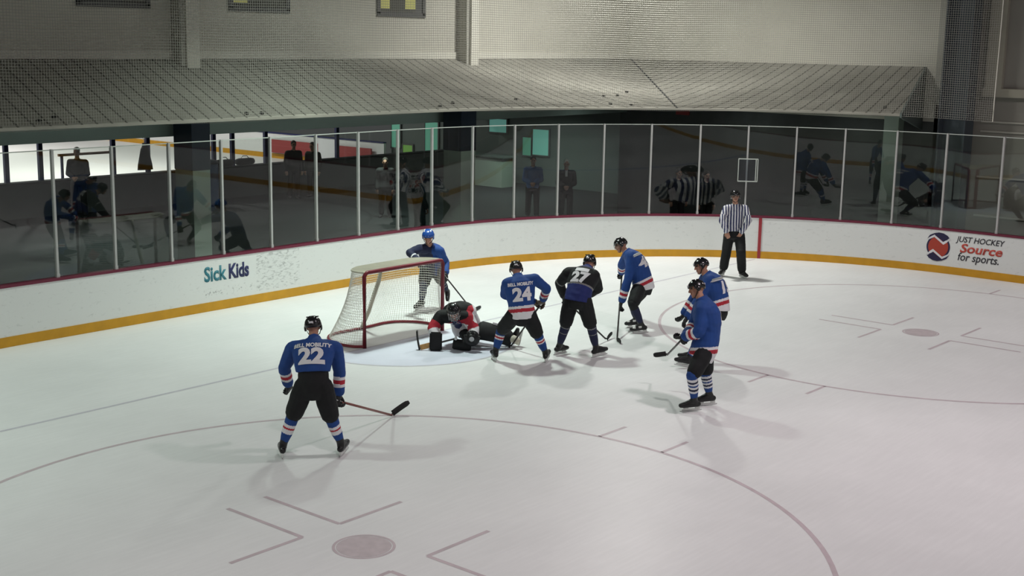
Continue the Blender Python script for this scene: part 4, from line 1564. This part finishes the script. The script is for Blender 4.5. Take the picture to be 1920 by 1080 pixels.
def paint_dark(q):
    if q['arm']:
        return 2 if .30 < q['w'] < .325 else 0
    if q['h'] < .23:
        return 1 if q['h'] < .205 else 2
    if q['up'] > -.02 and q['h'] > .55:
        return 1
    return 0


def paint_ref(q):
    if q['arm']:
        return 0 if math.sin(q['c'].dot(REF_RT) * 2 * math.pi / .052 + 6.0 * (q['c'].z)) > 0 else 1
    return 0 if math.sin(q['side'] * 2 * math.pi / .058) > 0 else 1


def paint_goalie(q):
    if q['arm']:
        w = q['w']
        return 0 if w > .34 else (2 if w > .20 else (1 if w > .10 else 0))
    if q['front'] < -.02:
        return 0
    if q['h'] > .50:
        return 0
    return 2 if q['h'] > .43 else 1


def plain(q):
    return 0


BELL = dict(top=['blue', 'white', 'red'], paint=paint_bell(), gloves=('glove', 'navy'), helmet='helmet', pants='black')

# ---- number 22 in the foreground
heel = V((-3.30, -3.08, .004))
J, sd_, T = on_stick(POSES['p22'], heel, 'R', None)
make_person('p22', J, 'skater in blue jersey number 22 standing alone in the foreground, back turned', dict(
    BELL, paint=paint_bell(False), hem=.28, pants_top=.44, girth=1.22, bulk=1.08, gloves=('glove', 'red'), socks=['blue', 'white', 'red'],
    sock_paint=sock_bands([(.56, .60, 1), (.60, .66, 2), (.66, .76, 1), (.45, .56, 1)]), grip=dict(L=sd_, R=sd_),
    letters=[('22', .255, .56, 1.18, .013, 0), ('BELL MOBILITY', .070, .83, .92, .003, 0)]))
hockey_stick(J, heel, heel + V((.6437, -.766, 0)) * .19 + V((.765, .643, 0)) * .14 + V((0, 0, .13)), T, 'red-brown hockey stick with upturned black blade held by number 22', 'shaft_red', tall=.04, extend=.07)

# ---- number 24
heel = V((.73, -1.68, .004))
J, sd_, T = on_stick(POSES['p24'], heel, 'R', 'L')
make_person('p24', J, 'skater in blue jersey number 24 bent forward beside the goalie', dict(
    BELL, hem=-.06, girth=1.20, bulk=1.03, gloves=('glove_tan', 'glove_tan'), socks=['blue', 'white', 'red'], pants_top=.10,
    sock_paint=sock_bands([(.60, .66, 1), (.66, .74, 2), (.74, .80, 1)]), grip=dict(L=sd_, R=sd_),
    letters=[('24', .27, .52, 1.05, .014, 0), ('BELL MOBILITY', .066, .82, .9, .003, 0)]))
hockey_stick(J, heel, heel + V((.765, .643, 0)) * .25 - V((.6437, -.766, 0)) * .07 + V((0, 0, .02)), T, 'dark hockey stick reaching down between the legs of number 24')

# ---- number 27 in black
heel = V((2.29, -2.51, .004))
J, sd_, T = on_stick(POSES['p27'], heel, 'L', 'R')
make_person('p27', J, 'skater in black and dark blue jersey number 27 stooping, seen from behind', dict(
    top=['black', 'mid_blue', 'grey_cloth'], paint=paint_dark, gloves=('glove', 'navy'), helmet='helmet', pants='black', pants_top=.02,
    hem=-.06, girth=1.24, bulk=1.12, socks=['navy', 'grey_cloth'], sock_paint=sock_bands([(.66, .69, 1), (.92, .96, 1)]), grip=dict(L=sd_, R=sd_),
    letters=[('27', .235, .53, 1.15, .013, 0), ('IIIIII', .075, .80, 1.8, .01, 0)]))
hockey_stick(J, heel, heel + V((.765, .643, 0)) * .24 + V((.6437, -.766, 0)) * .06 + V((0, 0, .05)), T, 'dark hockey stick of number 27, its blade beside that of number 45')

# ---- number 45
heel = V((2.37, -2.65, .004))
J, sd_, T = on_stick(POSES['p45'], heel, 'R', 'L')
make_person('p45', J, 'skater in blue jersey number 45 leaning over a stick, facing left', dict(
    BELL, hem=-.12, girth=1.32, bulk=1.12, socks=['navy', 'black'], sock_paint=sock_bands([(.8, 1.5, 1)]), grip=dict(L=sd_, R=sd_), visor=True, boot_trim=True, pants_top=.08,
    letter_shift=-.10, letters=[('45', .25, .58, 1.05, .014, 0), ('BELL MOBILITY', .062, .86, .9, .003, 0)]))
hockey_stick(J, heel, heel + V((-.12, -.20, 0)), T, 'dark hockey stick held upright by number 45')

# ---- the pair on the right
make_person('p15', POSES['p15'], 'skater in blue jersey number 15 crouching, partly hidden behind another blue skater', dict(
    BELL, hem=-.02, girth=1.30, bulk=1.1, socks=['blue', 'white', 'navy'], sock_paint=sock_bands([(.45, .6, 1)]), pants_top=.10,
    letter_shift=-.10, letters=[('15', .25, .56, 1.05, .014, 0), ('BELL MOBILITY', .062, .84, .9, .003, 0)]))
heel = V((.47, -4.88, .467))
J, sd_, T = on_stick(POSES['front'], heel, 'R', None)
dl = nrm(V(J['wriL']) - V(J['elbL']))
make_person('front', J, 'tall skater in blue jersey and blue-and-white ringed socks facing left, nearest on the right', dict(
    BELL, hem=-.30, girth=1.36, bulk=1.2, socks=['blue', 'white', 'navy'], pants_top=.06,
    sock_paint=sock_bands([(.38, .46, 1), (.46, .54, 2), (.54, .62, 1), (.68, .75, 1), (.75, .82, 2), (.82, .92, 1)]), grip=dict(L=sd_, R=sd_),
    letter_shift=-.06, letters=[('1', .27, .56, 1.05, .014, 0)]))
hockey_stick(J, heel, V((.36, -4.74, .43)), T, 'dark hockey stick held off the ice in front of the nearest right-hand skater', 'shaft', extend=.12)

# ---- skater behind the goal
heel = V((2.42, .62, .004))
J, sd_, T = on_stick(POSES['blue'], heel, 'L', None)
make_person('blue', J, 'skater in dark jersey and blue helmet gliding behind the goal net', dict(
    top=['navy', 'blue', 'white'], paint=lambda q: (2 if .10 < q['w'] < .13 else 0) if q['arm'] and q['side'] > 0 else (1 if q['side'] < -.09 or (q['arm'] and q['side'] < 0) else 0),
    gloves=('glove', 'red'), helmet='helmet_blue', vent='letter_white', pants='black', hem=-.16, girth=1.14, socks=['navy', 'grey_cloth'], sock_paint=sock_bands([(.5, .56, 1), (.7, .76, 1)]),
    grip=dict(L=sd_, R=V((.8, -.5, 0))), free_feet='L'))
hockey_stick(J, heel, V((2.72, .76, .01)), T, 'hockey stick of the blue-helmeted skater, reaching past the goal post')

# ---- referee
REF_RT = V((-.643, .766, 0))
make_person('ref', POSES['ref'], 'referee in black and white striped shirt standing by the far boards', dict(
    top=['white', 'letter_navy'], paint=paint_ref, top_name='shirt', helmet='helmet', visor=True, long=True, pants='black', bare_hands=True, hem=.02, girth=1.10,
    sleeve=(.082, .074, .066, .054), sleeve_to=.95, wrinkle=.006, vox=.007, curl=(.7, 1.4, 2.2)))

# ---- goalie, down on the knees in front of the goal
GO = {k: V(v) for k, v in POSES['goalie'].items()}
RRV, TV = V((.6435, -.7655, 0)), V((-.7655, -.6435, 0))
GB0 = V((.172, -.947, 0))


def gl(r, t, z):
    return GB0 + RRV * r + TV * t + V((0, 0, z))


make_person('goalie', GO, 'goalie in black, red and white jersey collapsed on the ice before the goal', dict(
    top=['black', 'white', 'red'], paint=paint_goalie, gloves=None, helmet='helmet', cage=True, pants='black', hem=-.22, girth=1.42, bulk=1.28, pads=True,
    hunch=.10, free_feet='LR'))
goalie = [o for o in bpy.data.objects if o.get('label', '').startswith('goalie')][0]
gb = goalie.location.copy()


def pad(name, a, b_, up, w0, w1, th, bands=(), mi='black'):
    """a goalie leg pad: thick curved plank from thigh a to foot b_"""
    a, b_ = V(a), V(b_)
    d = (b_ - a).normalized()
    up = (V(up) - d * d.dot(V(up))).normalized()
    sx = d.cross(up)
    bm = nb()
    rows = []
    L = (b_ - a).length
    for i in range(13):
        t = i / 12
        c = a + d * L * t + up * (.03 * math.sin(t * math.pi))
        w = w0 + (w1 - w0) * t
        w *= 1 - max(0, (abs(t - .5) - .42)) * 3
        rows.append([bm.verts.new(c + sx * (w * math.cos(q)) + up * (th * (math.sin(q) if math.sin(q) > 0 else math.sin(q) * .5))) for q in [2 * math.pi * j / 14 for j in range(14)]])
    skin_rings(bm, rows)
    o = link(name, bm, M[mi], goalie, True, base=gb)
    for (t0, t1) in bands:
        bm = nb()
        rows = []
        for t in (t0, t1):
            c = a + d * L * t + up * (.03 * math.sin(t * math.pi))
            w = (w0 + (w1 - w0) * t) * 1.03
            rows.append([bm.verts.new(c + sx * (w * math.cos(q)) + up * (th * 1.05 * (math.sin(q) if math.sin(q) > 0 else math.sin(q) * .5))) for q in [2 * math.pi * j / 14 for j in range(14)]])
        skin_rings(bm, rows, caps=False)
        link('stripe', bm, M['goal_pad'], o, base=gb)
    return o


pad('leg_pad', gl(.0, .22, .10), gl(.30, .22, .06), TV + V((0, 0, .3)), .085, .09, .08)
p2 = pad('leg_pad', gl(.40, .05, .30), gl(.95, .0, .14), TV * .75 + V((0, 0, .65)), .175, .14, .10, [(.50, .52), (.56, .58)])
pad('skate_guard', gl(.88, .02, .16), gl(1.08, .06, .10), TV * .6 + V((0, 0, .8)), .085, .06, .06, mi='goal_pad')
# lettering strip along the top of the stretched pad
b = place_flat(text_bm('IIIII', .06, bold=.006, squeeze=1.6), gl(.70, .02, .385), (gl(.95, .0, .14) - gl(.40, .05, .30)).normalized(), nrm(V((0, 0, 1)) + TV * .2), .004)
link('pad_lettering', b, M['letter_white'], p2, base=gb)
# blocker on the stick hand, catching glove on the other
d_ = nrm(GO['wriR'] - GO['elbR'])
bm = nb(); obox(bm, GO['wriR'] + TV * .05, RRV * .10, nrm(V((0, 0, 1)) + TV * -.2) * .15, TV * .03)
bmesh.ops.bevel(bm, geom=list(bm.edges), offset=.02, segments=2, affect='EDGES')
blk = link('blocker', bm, M['black'], goalie, base=gb)
bm = nb(); fingers(bm, GO['wriR'], d_, nrm(RRV + V((0, 0, .2))), nrm(TV * -1 + V((0, 0, -.4))), .016, 1.1, .029, (.5, 1.5, 2.4))
link_mesh('glove_fingers', remeshed(bm, .008, 2), M['glove'], blk, base=V((0, 0, 0)) + gb)
bm = nb()
cg = GO['wriL'] + TV * .06
ball(bm, cg, (.13, .055, .12), 3, rot=Matrix((RRV, TV, V((0, 0, 1)))).transposed())
ball(bm, cg + TV * .05 + V((0, 0, .02)), (.075, .03, .07), 2, rot=Matrix((RRV, TV, V((0, 0, 1)))).transposed())
for q in range(5):
    a = math.radians(20 + q * 33)
    chain(bm, [cg + RRV * (.08 * math.cos(a)) + V((0, 0, .08 * math.sin(a))), cg + RRV * (.135 * math.cos(a)) + V((0, 0, .135 * math.sin(a))) + TV * .03], [.024, .018], 8)
cat = link_mesh('catching_glove', remeshed(bm, .009, 3), M['glove'], goalie, gb)
bm = nb(); bm.faces.new([bm.verts.new(cg + TV * .088 + RRV * x * .8 + V((0, 0, y * .8 + .02))) for x, y in arc(0, 0, .05, 0, 360, 16)[:-1]]); bmesh.ops.solidify(bm, geom=list(bm.faces), thickness=.004)
link('emblem', bm, M['letter_white'], cat, base=gb)
# dark swirl emblem on the white chest
tree = None
jer = [c for c in goalie.children if c.name.startswith('jersey')][0]
tree = BVHTree.FromPolygons([v.co.copy() + gb for v in jer.data.vertices], [list(p_.vertices) for p_ in jer.data.polygons])
bm = nb()
poly = [(.0, .09), (.06, .085), (.09, .04), (.085, -.03), (.04, -.085), (-.02, -.08), (-.05, -.04), (-.03, -.03), (-.10, -.02), (-.06, .0), (-.12, .03), (-.05, .045), (-.08, .08)]
f_ = bm.faces.new([bm.verts.new((x, y, 0)) for x, y in poly])
bmesh.ops.triangulate(bm, faces=bm.faces)
for _ in range(3):
    bmesh.ops.subdivide_edges(bm, edges=list(bm.edges), cuts=1)
for v in bm.verts:
    q = gl(.05, 0, .36) + RRV * v.co.x + V((0, 0, v.co.y))
    h = tree.ray_cast(q + TV * .8, -TV)
    v.co = (h[0] + TV * .008) if h[0] is not None else q + TV * .2
link('jersey_emblem', bm, M['letter_navy'], jer, base=gb)
# the goalie's stick lies on the ice, blade standing on edge
gs = empty('goalie_stick', gl(-.53, .27, 0), 'goalie stick with tan paddle and upright dark blade lying left of the goalie', 'hockey stick')
gsb = gs.location.copy()
bm = nb()
rows = []
for t in [i / 8 for i in range(9)]:
    c = gl(-.53, .28, .012).lerp(gl(-.61, .20, .30), t) + RRV * (.03 * t * t)
    rows.append([bm.verts.new(c + TV * sx * .045 + RRV * sy * .012) for sx, sy in ((-1, -1), (1, -1), (1, 1), (-1, 1))])
skin_rings(bm, rows); link('blade', bm, M['tape'], gs, base=gsb)
a_, e_ = gl(-.52, .29, .045), gl(-.20, .27, .13)
d_ = (e_ - a_).normalized(); x_ = d_.cross(UPZ).normalized(); y_ = x_.cross(d_)
bm = nb(); obox(bm, (a_ + e_) / 2, d_ * ((e_ - a_).length / 2), x_ * .012, y_ * .042); link('paddle', bm, M['wood'], gs, base=gsb)
a2 = gl(.05, .27, .20)
d2 = (a2 - e_).normalized(); x2 = d2.cross(UPZ).normalized(); y2 = x2.cross(d2)
bm = nb(); obox(bm, (a2 + e_) / 2, d2 * ((a2 - e_).length / 2 + .01), x2 * .010, y2 * .013); link('shaft', bm, M['shaft'], gs, base=gsb)
bm = nb(); ball(bm, a2, (.028, .028, .03), 2); link('butt_knob', bm, M['white_tape'], gs, True, base=gsb)


# ---- people behind the glass
def standing(x, y, yaw, h=1.72, lean=0., arms='down'):
    """joints of a person standing at x, y facing yaw (radians)"""
    k = h / 1.72
    f = V((math.cos(yaw), math.sin(yaw), 0)); r = f.cross(UPZ)
    P_ = lambda a, b_, c: V((x, y, 0)) + r * a * k + f * b_ * k + UPZ * c * k
    J = dict(fv=f, hf=f + V((0, 0, -.1 - lean)), pelvis=P_(0, 0, .92), neck=P_(0, .03 + lean * .4, 1.43 - lean * .1), head=P_(0, .05 + lean * .55, 1.62 - lean * .14))
    for s, q in (('L', -1), ('R', 1)):
        J['hip' + s] = P_(.10 * q, 0, .88); J['knee' + s] = P_(.115 * q, .02, .48); J['ank' + s] = P_(.125 * q, -.02, .09); J['toe' + s] = f + r * q * .2
        J['sh' + s] = P_(.185 * q, lean * .35, 1.38 - lean * .1)
        if arms == 'down':
            J['elb' + s] = P_(.235 * q, -.03 + lean * .3, 1.10); J['wri' + s] = P_(.235 * q, .07 + lean * .3, .86)
        else:
            J['elb' + s] = P_(.235 * q, .02 + lean * .3, 1.10); J['wri' + s] = P_(.06 * q, .20 + lean * .3, 1.04)
    return J


SPEC = dict(skates=False, paint=plain, bare_hands=True, vox=.013, top_name='jacket', girth=1.06, hem=-.16)
toward = math.atan2(-.6435, -.7655)
make_person('x', standing(13.1, 8.0, toward, 1.72, arms='front'), 'spectator in bright blue shirt standing in the lobby behind the glass', dict(SPEC, top=['shirt_blue'], top_name='shirt', pants='black', hair='dark'))
make_person('x', standing(13.2, 6.9, toward, 1.70, arms='front'), 'white-haired spectator in black jacket standing in the lobby behind the glass', dict(SPEC, top=['black_jacket', 'shirt_white'], paint=lambda q: 1 if q['front'] > .05 and abs(q['side']) < .035 and q['up'] > -.13 else 0, pants='black', hair='white_hair'))
make_person('x', standing(14.1, 3.85, toward + .3, 1.62), 'dark-clad onlooker behind the far glass, left of the two dark silhouettes', dict(SPEC, top=['black_jacket'], pants='black', hair='dark'))
make_person('x', standing(14.1, 3.0, toward + .3, 1.62), 'onlooker in dark green jacket behind the glass, just left of the referee', dict(SPEC, top=['olive_jacket'], pants='black', hair='dark'))

make_person('x', standing(4.05, 16.3, toward, 1.9, arms='front'), 'person in dark jacket standing against the bright neighbouring ice at the left', dict(SPEC, top=['black_jacket'], pants='black', hair='white_hair'))
make_person('x', standing(11.25, 16.0, toward + .4, 1.74), 'person in black jacket at the lobby barrier, left one of a pair', dict(SPEC, top=['black_jacket'], pants='black', hair='dark'))
make_person('x', standing(11.95, 15.9, toward - .3, 1.66), 'shorter person in dark green jacket at the lobby barrier, right one of a pair', dict(SPEC, top=['olive_jacket'], pants='black', hair='dark'))
make_person('x', standing(10.3, 11.0, toward, 1.62), 'person in dark jacket in the lobby, in front of the lime green panel', dict(SPEC, top=['black_jacket'], pants='black', hair='dark'))
make_person('x', standing(7.95, 7.4, toward + 2.2, 1.66), 'person in dark teal jacket in the lobby, above the blue-helmeted skater', dict(SPEC, top=['teal_jacket'], pants='teal_jacket', hair='dark'))

# ---- pucks lying on the sloping roof
dg = bpy.context.evaluated_depsgraph_get()
dg.update()
rt_ = BVHTree.FromPolygons([v.co.copy() for v in roof.data.vertices], [list(p_.vertices) for p_ in roof.data.polygons])
PUCKS = [(7.52, 3.98), (5.73, 4.25), (5.25, 4.18), (9.86, 3.27), (10.26, 3.16), (9.46, 2.77), (9.80, 2.43), (10.79, 3.27), (-3.98, 4.25), (-3.67, 4.34), (.14, 4.22), (.48, 4.21), (12.96, -2.31), (10.60, 1.46)]
puck = None
for k_, (x, y) in enumerate(PUCKS):
    h = rt_.ray_cast(V((x, y, 8)), V((0, 0, -1)))
    if h[0] is None:
        continue
    if puck is None:
        bm = nb()
        cone(bm, (0, 0, 0), (0, 0, .028), .040, .040, 20)
        bmesh.ops.bevel(bm, geom=[e for e in bm.edges if e.calc_face_angle(0) > 1], offset=.003, segments=1, affect='EDGES')
        puck = link('puck', bm, M['rubber_puck'])
        q = puck
    else:
        q = puck.copy()
        COL.objects.link(q)
    q.location = h[0] + h[1] * .002
    q.rotation_mode = 'QUATERNION'
    q.rotation_quaternion = h[1].to_track_quat('Z', 'Y')
    tag(q, 'stray black puck lying on the sloping roof behind the glass', 'puck', 'stray pucks on the sloping roof')
